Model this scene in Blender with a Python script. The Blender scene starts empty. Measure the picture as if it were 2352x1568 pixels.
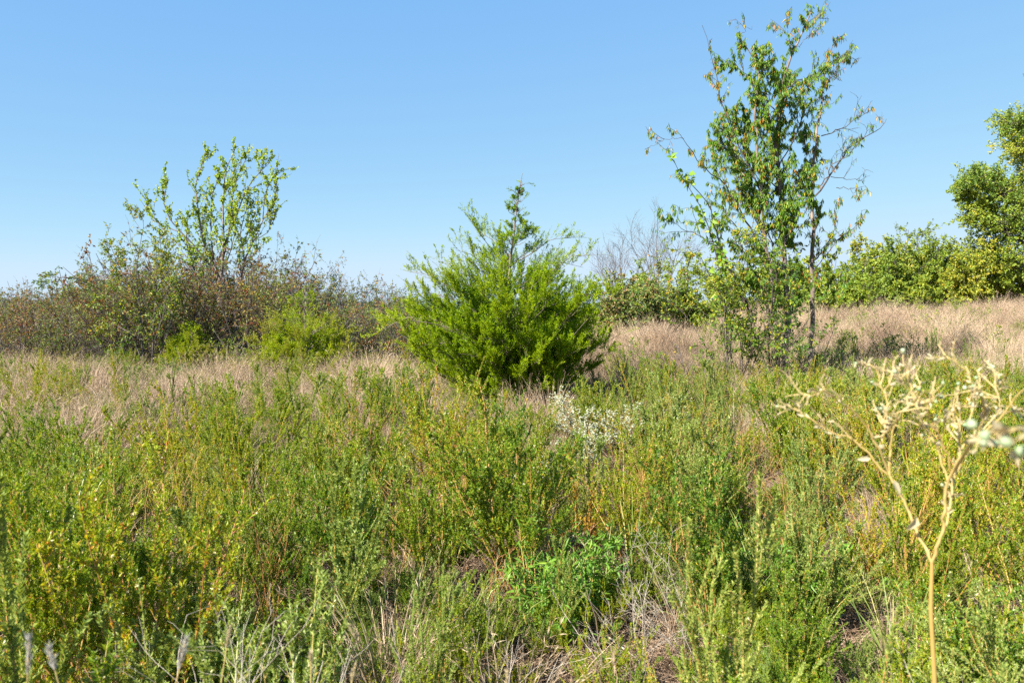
import bpy, math
import numpy as np
from mathutils import Vector

S = bpy.context.scene
R = math.radians

# ------------------------------------------------------------------ camera
FPX, CX, CY, HOR = 1829.0, 1176.0, 784.0, 705.0      # focal length and centre in measuring pixels
PITCH = math.atan((CY - HOR) / FPX)
EYE = 1.6
cam = bpy.data.cameras.new('camera')
cam.sensor_width = 36.0
cam.lens = 36.0 * FPX / 2352.0
cam.clip_start, cam.clip_end = 0.05, 6000.0
cam.dof.use_dof = True
cam.dof.focus_distance = 9.0
cam.dof.aperture_fstop = cam.lens / 4.4
cam_o = bpy.data.objects.new('camera', cam)
S.collection.objects.link(cam_o)
cam_o.location = (0, 0, EYE)
cam_o.rotation_euler = (R(90) - PITCH, 0, 0)
S.camera = cam_o

# ------------------------------------------------------------------ light and exposure
SUN_EL, SUN_AZ = R(40), R(230)        # azimuth clockwise from +Y (the view direction): behind the camera, to the left
world = bpy.data.worlds.new('World'); S.world = world
world.use_nodes = True
nt = world.node_tree; nt.nodes.clear()
sky = nt.nodes.new('ShaderNodeTexSky'); sky.sky_type = 'NISHITA'; sky.sun_disc = False
sky.sun_elevation, sky.sun_rotation = SUN_EL, SUN_AZ
sky.altitude, sky.air_density, sky.dust_density, sky.ozone_density = 6000, 1.0, 0.5, 6.0
EXPO, SKY_STRENGTH = 1.6, 0.1
bg = nt.nodes.new('ShaderNodeBackground'); bg.inputs['Strength'].default_value = SKY_STRENGTH
wo = nt.nodes.new('ShaderNodeOutputWorld')
sp_ = nt.nodes.new('ShaderNodeSeparateColor'); cb_ = nt.nodes.new('ShaderNodeCombineColor')
nt.links.new(sky.outputs[0], sp_.inputs[0])
for ch, (x0, want, g) in enumerate(((.53, .245, .66), (1.12, .525, .40), (2.66, .93, .10))):   # soft compression of the sky's range, per channel
    pw = nt.nodes.new('ShaderNodeMath'); pw.operation = 'POWER'; pw.inputs[1].default_value = g
    ml = nt.nodes.new('ShaderNodeMath'); ml.operation = 'MULTIPLY'
    ml.inputs[1].default_value = want / (x0 ** g) / (SKY_STRENGTH * 2 ** EXPO)
    mn = nt.nodes.new('ShaderNodeMath'); mn.operation = 'SMOOTH_MIN'; mn.inputs[2].default_value = .5
    mn.inputs[1].default_value = (.66, .84, 1.05)[ch] / (SKY_STRENGTH * 2 ** EXPO)
    nt.links.new(sp_.outputs[ch], pw.inputs[0]); nt.links.new(pw.outputs[0], ml.inputs[0]); nt.links.new(ml.outputs[0], mn.inputs[0]); nt.links.new(mn.outputs[0], cb_.inputs[ch])
nt.links.new(cb_.outputs[0], bg.inputs[0]); nt.links.new(bg.outputs[0], wo.inputs[0])
sl = bpy.data.lights.new('sun', 'SUN'); sl.energy = 5.0; sl.angle = R(0.53); sl.color = (1.0, 0.95, 0.86)
so = bpy.data.objects.new('sun', sl); S.collection.objects.link(so)
sd = Vector((math.sin(SUN_AZ) * math.cos(SUN_EL), math.cos(SUN_AZ) * math.cos(SUN_EL), math.sin(SUN_EL)))
so.rotation_euler = sd.to_track_quat('Z', 'Y').to_euler()
so.location = sd * 50
S.view_settings.view_transform = 'Standard'; S.view_settings.look = 'None'
S.view_settings.exposure = EXPO; S.view_settings.gamma = 1.0
S.cycles.use_denoising = False
S.cycles.max_bounces = 7; S.cycles.diffuse_bounces = 3; S.cycles.glossy_bounces = 2
S.cycles.transmission_bounces = 4; S.cycles.transparent_max_bounces = 4
S.cycles.caustics_reflective = False; S.cycles.caustics_refractive = False

# ------------------------------------------------------------------ helpers
def at(px, py, Y):
    """the point at depth Y that sits at measuring pixel (px, py)"""
    cx, u = (px - CX) / FPX, -(py - CY) / FPX
    dy = math.cos(PITCH) + u * math.sin(PITCH); dz = -math.sin(PITCH) + u * math.cos(PITCH)
    s = Y / dy
    return np.array([cx * s, Y, EYE + dz * s])

def sstep(a, b, x):
    t = np.clip((np.asarray(x, float) - a) / (b - a), 0, 1)
    return t * t * (3 - 2 * t)

_rw = np.random.default_rng(5)
_wv = [(_rw.normal(0, 1, 2), _rw.uniform(0, 6.28)) for _ in range(10)]
def wav(x, y, f, k0=0, k1=5):
    """smooth wavy noise, about -1..1"""
    s = 0
    for v, p in _wv[k0:k1]:
        s = s + np.sin(f * (v[0] * x + v[1] * y) + p)
    return s / math.sqrt(k1 - k0) / 1.2

def gz(x, y):
    """height of the ground"""
    x = np.asarray(x, float); y = np.asarray(y, float)
    h = sstep(10, 34, y) * (0.28 * sstep(-2, 4, x) + 0.98 * sstep(3, 15, x))
    h = h * (1 - 0.6 * sstep(60, 300, y))
    h = h - 0.2 * sstep(26, 80, y) * (1 - sstep(0, 6, x))
    return h + 0.035 * wav(x, y, 1.3) * sstep(0, 3, y) + 0.02 * wav(x, y, 4.0, 3, 8)

def unit(a):
    return a / np.maximum(np.linalg.norm(a, axis=-1, keepdims=True), 1e-9)

class Acc:
    """collects tubes and leaves, then links them as one mesh"""
    def __init__(s): s.v = []; s.t = []; s.f3 = []; s.f4 = []; s.n = 0
    def add(s, v, tone, f3=None, f4=None):
        v = np.asarray(v, np.float32).reshape(-1, 3)
        s.v.append(v); s.t.append(np.broadcast_to(np.asarray(tone, np.float32), (len(v),)))
        if f3 is not None and len(f3): s.f3.append(np.asarray(f3) + s.n)
        if f4 is not None and len(f4): s.f4.append(np.asarray(f4) + s.n)
        s.n += len(v)
    def tubes(s, pts, rad, sides=4, tone=0.5):
        pts = np.asarray(pts, float)
        if pts.ndim == 2: pts = pts[None]; rad = np.asarray(rad, float)[None]
        n, k = pts.shape[:2]
        if n == 0: return
        rad = np.broadcast_to(rad, (n, k))
        tg = np.gradient(pts, axis=1); tg = unit(tg)
        ref = np.where(np.abs(tg[:, :1, 2:3]) > 0.8, np.array([1., 0, 0]), np.array([0, 0, 1.]))
        a = unit(np.cross(tg, ref)); b = np.cross(tg, a)
        ang = np.arange(sides) * 2 * math.pi / sides
        ring = a[:, :, None] * np.cos(ang)[None, None, :, None] + b[:, :, None] * np.sin(ang)[None, None, :, None]
        V = pts[:, :, None] + ring * rad[:, :, None, None]
        i = np.arange(n)[:, None, None] * k * sides; j = np.arange(k - 1)[None, :, None] * sides
        q = np.arange(sides)[None, None, :]; q2 = (q + 1) % sides
        F = np.stack(np.broadcast_arrays(i + j + q, i + j + q2, i + j + sides + q2, i + j + sides + q), -1).reshape(-1, 4)
        tn = np.asarray(tone, float)
        if tn.ndim == 1: tn = np.repeat(tn, k * sides)
        s.add(V, tn, f4=F)
    def leaves(s, P, D, N, L, W, tone, fold=0.18, droop=0.12, broad=False):
        P = np.asarray(P, float); n = len(P)
        if n == 0: return
        D = unit(D); sd_ = unit(np.cross(D, N)); N = np.cross(sd_, D)
        L = np.broadcast_to(L, (n,))[:, None]; W = np.broadcast_to(W, (n,))[:, None]
        tone = np.broadcast_to(tone, (n,))
        tip = P + D * L - N * L * droop
        if not broad:
            m = P + D * L * 0.45
            V = np.stack([P, m + sd_ * W / 2 + N * W * fold, tip, m - sd_ * W / 2 + N * W * fold], 1)
            o = np.arange(n)[:, None] * 4
            F = np.concatenate([o + [0, 2, 1], o + [0, 3, 2]], 0)
            s.add(V, np.repeat(tone, 4), f3=F)
        else:
            a = P + D * L * 0.28; c = P + D * L * 0.68 - N * L * droop * .35
            V = np.stack([P, a + sd_ * W / 2 + N * W * fold, c + sd_ * W * .36 + N * W * fold * .6, tip,
                          c - sd_ * W * .36 + N * W * fold * .6, a - sd_ * W / 2 + N * W * fold], 1)
            o = np.arange(n)[:, None] * 6
            F3 = np.concatenate([o + [0, 3, 2], o + [0, 2, 1], o + [0, 4, 3], o + [0, 5, 4]], 0)
            s.add(V, np.repeat(tone, 6), f3=F3)
    def mesh(s, name, mat):
        me = bpy.data.meshes.new(name)
        v = np.concatenate(s.v) if s.v else np.zeros((0, 3), np.float32)
        f3 = np.concatenate(s.f3) if s.f3 else np.zeros((0, 3), int)
        f4 = np.concatenate(s.f4) if s.f4 else np.zeros((0, 4), int)
        me.vertices.add(len(v)); me.vertices.foreach_set('co', v.ravel())
        me.loops.add(f3.size + f4.size)
        me.loops.foreach_set('vertex_index', np.concatenate([f3.ravel(), f4.ravel()]).astype(np.int32))
        me.polygons.add(len(f3) + len(f4))
        st = np.concatenate([np.arange(len(f3)) * 3, f3.size + np.arange(len(f4)) * 4]).astype(np.int32)
        me.polygons.foreach_set('loop_start', st)
        me.polygons.foreach_set('use_smooth', np.concatenate([np.zeros(len(f3), bool), np.ones(len(f4), bool)]))
        me.update(calc_edges=True)
        at_ = me.attributes.new('tone', 'FLOAT', 'POINT')
        at_.data.foreach_set('value', np.concatenate(s.t).astype(np.float32))
        me.materials.append(mat)
        return me
    def build(s, name, mat, parent=None):
        o = bpy.data.objects.new(name, s.mesh(name, mat)); S.collection.objects.link(o)
        if parent is not None: o.parent = parent
        return o

def tag(o, label=None, cat=None, group=None, kind=None):
    if label: o['label'] = label
    if cat: o['category'] = cat
    if group: o['group'] = group
    if kind: o['kind'] = kind
    return o

def thing(name, loc, label, cat, group=None, rz=0.0, sc=1.0):
    o = bpy.data.objects.new(name, None); S.collection.objects.link(o)
    o.empty_display_size = 0.1
    o.location = loc; o.rotation_euler = (0, 0, rz); o.scale = (sc, sc, sc)
    return tag(o, label, cat, group)

def copy_thing(root, loc, rz, sc, label, group=None, tilt=(0, 0)):
    r = root.copy(); S.collection.objects.link(r)
    r.location = loc; r.rotation_euler = (tilt[0], tilt[1], rz)
    r.scale = sc if isinstance(sc, tuple) else (sc, sc, sc)
    r['label'] = label
    if group: r['group'] = group
    elif 'group' in r: del r['group']
    for ch in list(root.children):
        c = ch.copy(); S.collection.objects.link(c); c.parent = r
        for g in ch.children:
            d = g.copy(); S.collection.objects.link(d); d.parent = c
    return r

def grow(P, D, L, K, wob, trop=(0, 0, 0), rng=None):
    """n branches of K pieces each, from P in direction D, length L"""
    n = len(P); P = np.asarray(P, float); d = unit(np.asarray(D, float)); L = np.broadcast_to(L, (n,))
    out = [P]
    trop = np.asarray(trop, float)
    for k in range(K):
        d = unit(d + rng.normal(0, wob, (n, 3)) + trop / K)
        P = P + d * (L / K)[:, None]; out.append(P)
    return np.stack(out, 1)

def on_branch(pts, idx, t):
    k = pts.shape[1] - 1
    f = np.clip(t, 0, 0.9999) * k; i = f.astype(int); w = (f - i)[:, None]
    a, b = pts[idx, i], pts[idx, i + 1]
    return a * (1 - w) + b * w, unit(b - a)

def kids(pts, per, t0, t1, a0, a1, rng, up=0.0, weight=None):
    n = len(pts)
    if weight is None: idx = np.repeat(np.arange(n), per)
    else:
        m = int(n * per); idx = rng.choice(n, m, p=weight / weight.sum())
    t = rng.uniform(t0, t1, len(idx))
    P, T = on_branch(pts, idx, t)
    pr = unit(np.cross(T, unit(rng.normal(0, 1, T.shape))))
    a = rng.uniform(a0, a1, len(idx))[:, None]
    D = T * np.cos(a) + pr * np.sin(a); D[:, 2] += up
    return P, unit(D), idx, t

def taper(r0, r1, n, k):
    r0 = np.broadcast_to(r0, (n,))[:, None]; r1 = np.broadcast_to(r1, (n,))[:, None]
    t = np.linspace(0, 1, k)[None]
    return r0 * (1 - t) + r1 * t

def resample(poly, K):
    poly = np.asarray(poly, float)
    s = np.concatenate([[0], np.cumsum(np.linalg.norm(np.diff(poly, axis=0), axis=1))])
    u = np.linspace(0, s[-1], K + 1)
    return np.stack([np.interp(u, s, poly[:, i]) for i in range(3)], 1)

# ------------------------------------------------------------------ materials
def new_mat(name):
    m = bpy.data.materials.new(name); m.use_nodes = True; m.node_tree.nodes.clear(); return m, m.node_tree

def ramp(nt, stops):
    r = nt.nodes.new('ShaderNodeValToRGB'); e = r.color_ramp.elements
    while len(e) > 1: e.remove(e[-1])
    e[0].position = stops[0][0]; e[0].color = (*stops[0][1], 1)
    for p, c in stops[1:]:
        q = e.new(p); q.color = (*c, 1)
    return r

def leaf_mat(name, stops, transl=0.35, rough=0.5, spec=0.35, patch=0.12, indiv=0.10, tcol=(1.25, 1.15, 0.5)):
    m, nt = new_mat(name); N, Lk = nt.nodes, nt.links
    a = N.new('ShaderNodeAttribute'); a.attribute_name = 'tone'
    oi = N.new('ShaderNodeObjectInfo')
    geo = N.new('ShaderNodeNewGeometry')
    nz = N.new('ShaderNodeTexNoise'); nz.inputs['Scale'].default_value = 0.55; nz.inputs['Detail'].default_value = 2
    Lk.new(geo.outputs['Position'], nz.inputs['Vector'])
    m1 = N.new('ShaderNodeMath'); m1.operation = 'MULTIPLY_ADD'; m1.inputs[1].default_value = 2 * indiv; m1.inputs[2].default_value = -indiv
    Lk.new(oi.outputs['Random'], m1.inputs[0])
    m2 = N.new('ShaderNodeMath'); m2.operation = 'MULTIPLY_ADD'; m2.inputs[1].default_value = 4 * patch; m2.inputs[2].default_value = -2 * patch
    Lk.new(nz.outputs['Fac'], m2.inputs[0])
    s1 = N.new('ShaderNodeMath'); s1.operation = 'ADD'; Lk.new(a.outputs['Fac'], s1.inputs[0]); Lk.new(m1.outputs[0], s1.inputs[1])
    s2 = N.new('ShaderNodeMath'); s2.operation = 'ADD'; s2.use_clamp = True
    Lk.new(s1.outputs[0], s2.inputs[0]); Lk.new(m2.outputs[0], s2.inputs[1])
    rp = ramp(nt, stops); Lk.new(s2.outputs[0], rp.inputs[0])
    p = N.new('ShaderNodeBsdfPrincipled'); p.inputs['Roughness'].default_value = rough
    p.inputs['Specular IOR Level'].default_value = spec
    Lk.new(rp.outputs[0], p.inputs['Base Color'])
    mx = N.new('ShaderNodeMix'); mx.data_type = 'RGBA'; mx.blend_type = 'MULTIPLY'; mx.inputs[0].default_value = 1
    mx.inputs[7].default_value = (*tcol, 1); Lk.new(rp.outputs[0], mx.inputs[6])
    tr = N.new('ShaderNodeBsdfTranslucent'); Lk.new(mx.outputs[2], tr.inputs[0])
    ms = N.new('ShaderNodeMixShader'); ms.inputs[0].default_value = transl
    Lk.new(p.outputs[0], ms.inputs[1]); Lk.new(tr.outputs[0], ms.inputs[2])
    out = N.new('ShaderNodeOutputMaterial'); Lk.new(ms.outputs[0], out.inputs[0])
    return m

def bark_mat(name, c0, c1, scale=12.0, rough=0.85):
    m, nt = new_mat(name); N, Lk = nt.nodes, nt.links
    tc = N.new('ShaderNodeTexCoord'); mp = N.new('ShaderNodeMapping'); mp.inputs['Scale'].default_value = (1, 1, 0.3)
    Lk.new(tc.outputs['Object'], mp.inputs['Vector'])
    nz = N.new('ShaderNodeTexNoise'); nz.inputs['Scale'].default_value = scale; nz.inputs['Detail'].default_value = 5
    Lk.new(mp.outputs[0], nz.inputs['Vector'])
    rp = ramp(nt, [(0.3, c0), (0.7, c1)]); Lk.new(nz.outputs['Fac'], rp.inputs[0])
    p = N.new('ShaderNodeBsdfPrincipled'); p.inputs['Roughness'].default_value = rough
    p.inputs['Specular IOR Level'].default_value = 0.2
    Lk.new(rp.outputs[0], p.inputs['Base Color'])
    bp = N.new('ShaderNodeBump'); bp.inputs['Strength'].default_value = 0.5; bp.inputs['Distance'].default_value = 0.01
    Lk.new(nz.outputs['Fac'], bp.inputs['Height']); Lk.new(bp.outputs[0], p.inputs['Normal'])
    out = N.new('ShaderNodeOutputMaterial'); Lk.new(p.outputs[0], out.inputs[0])
    return m

M = {}
M['clover'] = leaf_mat('clover_leaf', [(0, (.10, .21, .030)), (.2, (.18, .28, .020)), (.4, (.30, .36, .018)),
                                       (.62, (.37, .40, .022)), (.84, (.62, .42, .035)), (1, (.48, .22, .05))], transl=.42, spec=.22, indiv=.13, patch=.15)
M['clover_grey'] = leaf_mat('grey_green_leaf', [(0, (.17, .25, .065)), (.35, (.28, .35, .075)), (.65, (.40, .43, .09)), (.85, (.55, .42, .10)), (1, (.46, .26, .09))], transl=.38, spec=.25, indiv=.12, patch=.12)
M['ragweed'] = leaf_mat('ragweed_leaf', [(0, (.10, .23, .03)), (.5, (.18, .34, .035)), (1, (.38, .40, .04))], transl=.4)
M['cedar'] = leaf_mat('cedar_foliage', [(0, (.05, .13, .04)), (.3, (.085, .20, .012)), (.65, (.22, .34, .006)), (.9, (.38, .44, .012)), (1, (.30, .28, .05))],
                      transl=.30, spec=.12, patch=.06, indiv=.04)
M['thicket'] = leaf_mat('thicket_leaf', [(0, (.10, .17, .024)), (.3, (.22, .24, .035)), (.55, (.22, .13, .04)), (.8, (.20, .045, .03)), (1, (.36, .24, .04))],
                        transl=.3, patch=.16, indiv=.16)
M['elm'] = leaf_mat('pale_leaf', [(0, (.12, .26, .03)), (.45, (.27, .39, .03)), (.8, (.46, .48, .04)), (1, (.62, .36, .06))], transl=.42, patch=.08)
M['willow'] = leaf_mat('narrow_leaf', [(0, (.045, .13, .015)), (.45, (.11, .23, .016)), (.72, (.22, .31, .02)), (.86, (.45, .36, .03)), (1, (.48, .19, .04))],
                       transl=.36, patch=.05)
M['yellow'] = leaf_mat('yellowing_leaf', [(0, (.06, .15, .02)), (.4, (.14, .24, .02)), (.7, (.36, .38, .02)), (1, (.58, .30, .04))], transl=.4)
M['bush'] = leaf_mat('bush_leaf', [(0, (.09, .17, .025)), (.4, (.20, .28, .03)), (.7, (.33, .36, .035)), (1, (.46, .34, .04))], transl=.35, patch=.14, indiv=.15)
M['brownbush'] = leaf_mat('browning_leaf', [(0, (.08, .16, .03)), (.45, (.20, .25, .045)), (.7, (.33, .20, .08)), (1, (.46, .29, .14))], transl=.25, patch=.1)
M['dry'] = leaf_mat('dry_grass_blade', [(0, (.12, .082, .055)), (.35, (.26, .175, .120)), (.7, (.44, .315, .22)), (1, (.56, .44, .29))],
                    transl=.25, rough=.6, spec=.25, patch=.30, indiv=.24, tcol=(1.05, 1, .85))
M['green_grass'] = leaf_mat('green_grass_blade', [(0, (.10, .17, .04)), (.5, (.22, .28, .06)), (1, (.42, .38, .13))], transl=.35, patch=.12, indiv=.15)
M['litter'] = leaf_mat('dead_litter', [(0, (.10, .065, .042)), (.4, (.24, .155, .10)), (.8, (.42, .29, .19)), (1, (.55, .43, .30))], transl=.15, spec=.2, patch=.1)
M['stem_green'] = leaf_mat('weed_stem', [(0, (.36, .15, .05)), (.5, (.42, .27, .08)), (.85, (.30, .30, .08)), (1, (.52, .50, .28))], transl=.05, patch=.1, indiv=.2)
M['stem_red'] = leaf_mat('red_brown_stem', [(0, (.20, .075, .035)), (.5, (.42, .19, .07)), (.88, (.52, .33, .12)), (1, (.55, .48, .26))], transl=.03)
M['twig_grey'] = bark_mat('grey_twig', (.055, .045, .041), (.18, .15, .14), 9)
M['bark'] = bark_mat('rough_bark', (.085, .065, .052), (.30, .235, .19), 16)
M['twig_dark'] = bark_mat('dark_twig', (.045, .036, .032), (.12, .095, .085), 14)
M['twig_pale'] = bark_mat('pale_dead_stalk', (.30, .25, .20), (.52, .45, .37), 30)
M['flower'] = leaf_mat('white_petal', [(0, (.30, .33, .20)), (1, (.56, .55, .45))], transl=.3, tcol=(1, 1, .95), patch=.02)
M['cream'] = leaf_mat('cream_dried_stem', [(0, (.36, .22, .06)), (.5, (.46, .33, .12)), (1, (.52, .41, .19))], transl=.08, spec=.3, tcol=(1.05, 1, .8), patch=.03)
M['cream_leaf'] = leaf_mat('cream_dried_leaf', [(0, (.42, .33, .17)), (1, (.60, .52, .34))], transl=.35, tcol=(1.05, 1, .85), patch=.03)
M['pod'] = leaf_mat('pale_green_pod', [(0, (.20, .32, .15)), (1, (.42, .45, .28))], transl=.15, tcol=(1, 1, .8))
M['fluff'] = leaf_mat('silky_seed_fluff', [(0, (.40, .35, .28)), (1, (.62, .60, .56))], transl=.5, tcol=(1, 1, 1))

# ------------------------------------------------------------------ the ground
def ground():
    m, nt = new_mat('prairie_soil'); N, Lk = nt.nodes, nt.links
    geo = N.new('ShaderNodeNewGeometry')
    n1 = N.new('ShaderNodeTexNoise'); n1.inputs['Scale'].default_value = 22; n1.inputs['Detail'].default_value = 8; n1.inputs['Roughness'].default_value = .7
    n2 = N.new('ShaderNodeTexNoise'); n2.inputs['Scale'].default_value = .5; n2.inputs['Detail'].default_value = 3
    Lk.new(geo.outputs['Position'], n1.inputs['Vector']); Lk.new(geo.outputs['Position'], n2.inputs['Vector'])
    r1 = ramp(nt, [(.3, (.06, .045, .03)), (.5, (.17, .115, .075)), (.7, (.32, .225, .15))])
    r2 = ramp(nt, [(.35, (.12, .16, .045)), (.65, (.36, .25, .16))])
    Lk.new(n1.outputs['Fac'], r1.inputs[0]); Lk.new(n2.outputs['Fac'], r2.inputs[0])
    mx = N.new('ShaderNodeMix'); mx.data_type = 'RGBA'; mx.inputs[0].default_value = .4
    Lk.new(r1.outputs[0], mx.inputs[6]); Lk.new(r2.outputs[0], mx.inputs[7])
    p = N.new('ShaderNodeBsdfPrincipled'); p.inputs['Roughness'].default_value = .95; p.inputs['Specular IOR Level'].default_value = .1
    Lk.new(mx.outputs[2], p.inputs['Base Color'])
    bp = N.new('ShaderNodeBump'); bp.inputs['Strength'].default_value = .8; bp.inputs['Distance'].default_value = .03
    Lk.new(n1.outputs['Fac'], bp.inputs['Height']); Lk.new(bp.outputs[0], p.inputs['Normal'])
    out = N.new('ShaderNodeOutputMaterial'); Lk.new(p.outputs[0], out.inputs[0])
    u = np.linspace(-1, 1, 241); xs = np.sign(u) * (40 * np.abs(u) + 3000 * np.abs(u) ** 7)
    w = np.linspace(0, 1, 261); ys = -20 + 75 * w + 4500 * w ** 9
    X, Y = np.meshgrid(xs, ys); Z = gz(X, Y)
    V = np.stack([X, Y, Z], -1).reshape(-1, 3); nx, ny = len(xs), len(ys)
    i = np.arange(nx - 1)[None] + np.arange(ny - 1)[:, None] * nx
    F = np.stack([i, i + 1, i + 1 + nx, i + nx], -1).reshape(-1, 4)
    a = Acc(); a.add(V, .5, f4=F)
    tag(a.build('ground', m), kind='structure')
ground()

# ------------------------------------------------------------------ scattering of stuff (one object each)
def scatter(name, sources, P, rot, scl, idx, label, cat):
    me = bpy.data.meshes.new(name); n = len(P)
    me.vertices.add(n); me.vertices.foreach_set('co', np.asarray(P, np.float32).ravel())
    for nm, ty, dat, key in (('rot', 'FLOAT_VECTOR', rot, 'vector'), ('scl', 'FLOAT_VECTOR', scl, 'vector'), ('idx', 'INT', idx, 'value')):
        a = me.attributes.new(nm, ty, 'POINT'); a.data.foreach_set(key, np.asarray(dat, np.int32 if ty == 'INT' else np.float32).ravel())
    o = bpy.data.objects.new(name, me); S.collection.objects.link(o)
    g = bpy.data.node_groups.new(name + '_scatter', 'GeometryNodeTree')
    g.interface.new_socket('Geometry', in_out='INPUT', socket_type='NodeSocketGeometry')
    g.interface.new_socket('Geometry', in_out='OUTPUT', socket_type='NodeSocketGeometry')
    N, Lk = g.nodes, g.links
    gi, go = N.new('NodeGroupInput'), N.new('NodeGroupOutput')
    ip = N.new('GeometryNodeInstanceOnPoints'); ip.inputs['Pick Instance'].default_value = True
    jn = N.new('GeometryNodeJoinGeometry')
    for s_ in sources:
        q = N.new('GeometryNodeObjectInfo'); q.inputs['Object'].default_value = s_; q.inputs['As Instance'].default_value = True
        Lk.new(q.outputs['Geometry'], jn.inputs[0])
    def attr(nm, ty):
        q = N.new('GeometryNodeInputNamedAttribute'); q.data_type = ty; q.inputs['Name'].default_value = nm; return q.outputs['Attribute']
    Lk.new(gi.outputs[0], ip.inputs['Points']); Lk.new(jn.outputs[0], ip.inputs['Instance'])
    Lk.new(attr('idx', 'INT'), ip.inputs['Instance Index'])
    er = N.new('FunctionNodeEulerToRotation'); Lk.new(attr('rot', 'FLOAT_VECTOR'), er.inputs[0]); Lk.new(er.outputs[0], ip.inputs['Rotation'])
    Lk.new(attr('scl', 'FLOAT_VECTOR'), ip.inputs['Scale']); Lk.new(ip.outputs[0], go.inputs[0])
    md = o.modifiers.new('scatter', 'NODES'); md.node_group = g
    return tag(o, label, cat, kind='stuff')

def source(acc_mesh_name, me):
    return bpy.data.objects.new(acc_mesh_name, me)      # only a source for the scatter, never in the scene itself

# ------------------------------------------------------------------ low plants
def weed_parts(rng, h=0.95, n=8, spread=0.24, leaf=.0140, gold=0.0, branchy=11, lean=0.0, dens=1.0, bare=.18, spike=1.0, sr=1.0):
    """an upright bushy weed: many thin stems, ascending side shoots set with tiny leaflets"""
    st, fo = Acc(), Acc()
    az = rng.uniform(0, 6.283, n); r = rng.uniform(0, .035, n)
    P = np.stack([r * np.cos(az), r * np.sin(az), np.zeros(n)], 1)
    sp = rng.uniform(.1, 1, n) * spread * 1.5
    D = np.stack([np.cos(az) * sp + lean, np.sin(az) * sp, np.ones(n)], 1)
    L = h * rng.uniform(.7, 1.05, n)
    A = grow(P, D, L, 9, .055, (0, 0, .12), rng)
    ta = rng.uniform(.1, .9, n)
    st.tubes(A, taper(.0038 * sr, .0011 * sr, n, 10), 4, ta)
    P2, D2, ix, t = kids(A, branchy, .22, .97, .35, .8, rng, up=.25)
    L2 = (.30 * (1.08 - t) + .05) * rng.uniform(.6, 1.2, len(t)) * h
    B = grow(P2, D2, L2, 5, .06, (0, 0, .35), rng)
    st.tubes(B, taper(.0014, .0006, len(B), 6), 3, ta[ix])
    m3 = rng.random(len(B)) < .5
    P3, D3, ix3, t3 = kids(B[m3], 3, .2, .8, .35, .7, rng, up=.3)
    C = grow(P3, D3, L2[m3][ix3] * rng.uniform(.25, .5, len(ix3)), 3, .05, (0, 0, .3), rng)
    def foliage(br, L_, per_m, t0, size, g0):
        cnt = np.maximum((L_ * per_m * dens).astype(int), 2)
        idx = np.repeat(np.arange(len(br)), cnt)
        t_ = t0 + (1 - t0) * rng.random(len(idx)) ** .9
        Q, T = on_branch(br, idx, t_)
        o = unit(np.cross(T, rng.normal(0, 1, T.shape)))
        d = unit(T * rng.uniform(.5, 1.3, (len(idx), 1)) + o * rng.uniform(.35, .8, (len(idx), 1)))
        nn = unit(T + rng.normal(0, .45, T.shape) + np.array([0, 0, .4]))
        hh = Q[:, 2] / h
        rr = np.hypot(Q[:, 0], Q[:, 1]) / h
        tone = .27 + .12 * rng.normal(0, 1, len(idx)) + np.clip(.55 - hh, 0, 1) * .45 * rng.random(len(idx)) + gold * rng.uniform(.4, 1, len(idx)) - .25 * rr * hh
        dead = rng.random(len(idx)) < (.02 + .08 * np.clip(.6 - hh, 0, 1) + .22 * gold)
        tone = np.where(dead, rng.uniform(.8, 1, len(idx)), tone)
        sz = size * rng.uniform(.65, 1.25, len(idx))
        fo.leaves(Q, d, nn, sz, sz * .42, np.clip(tone, .08, 1))
    foliage(A, L, 200 * spike, bare + .1, leaf * 1.1, 0)
    foliage(B, L2, 470 * min(spike, 1.4), .05, leaf, 0)
    foliage(C, L2[m3][ix3] * .4, 380, .05, leaf * .9, 0)
    # pale buds towards the shoot tips
    tips = np.concatenate([B, ])
    idx = np.repeat(np.arange(len(tips)), 4); t_ = rng.uniform(.55, 1, len(idx))
    Q, T = on_branch(tips, idx, t_); keep = (Q[:, 2] > .5 * h) & (rng.random(len(Q)) < .6); Q, T = Q[keep], T[keep]
    d = unit(T + rng.normal(0, .6, T.shape))
    st.leaves(Q, d, rng.normal(0, 1, Q.shape), .009, .0055, 1.4)
    return st, fo

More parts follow.
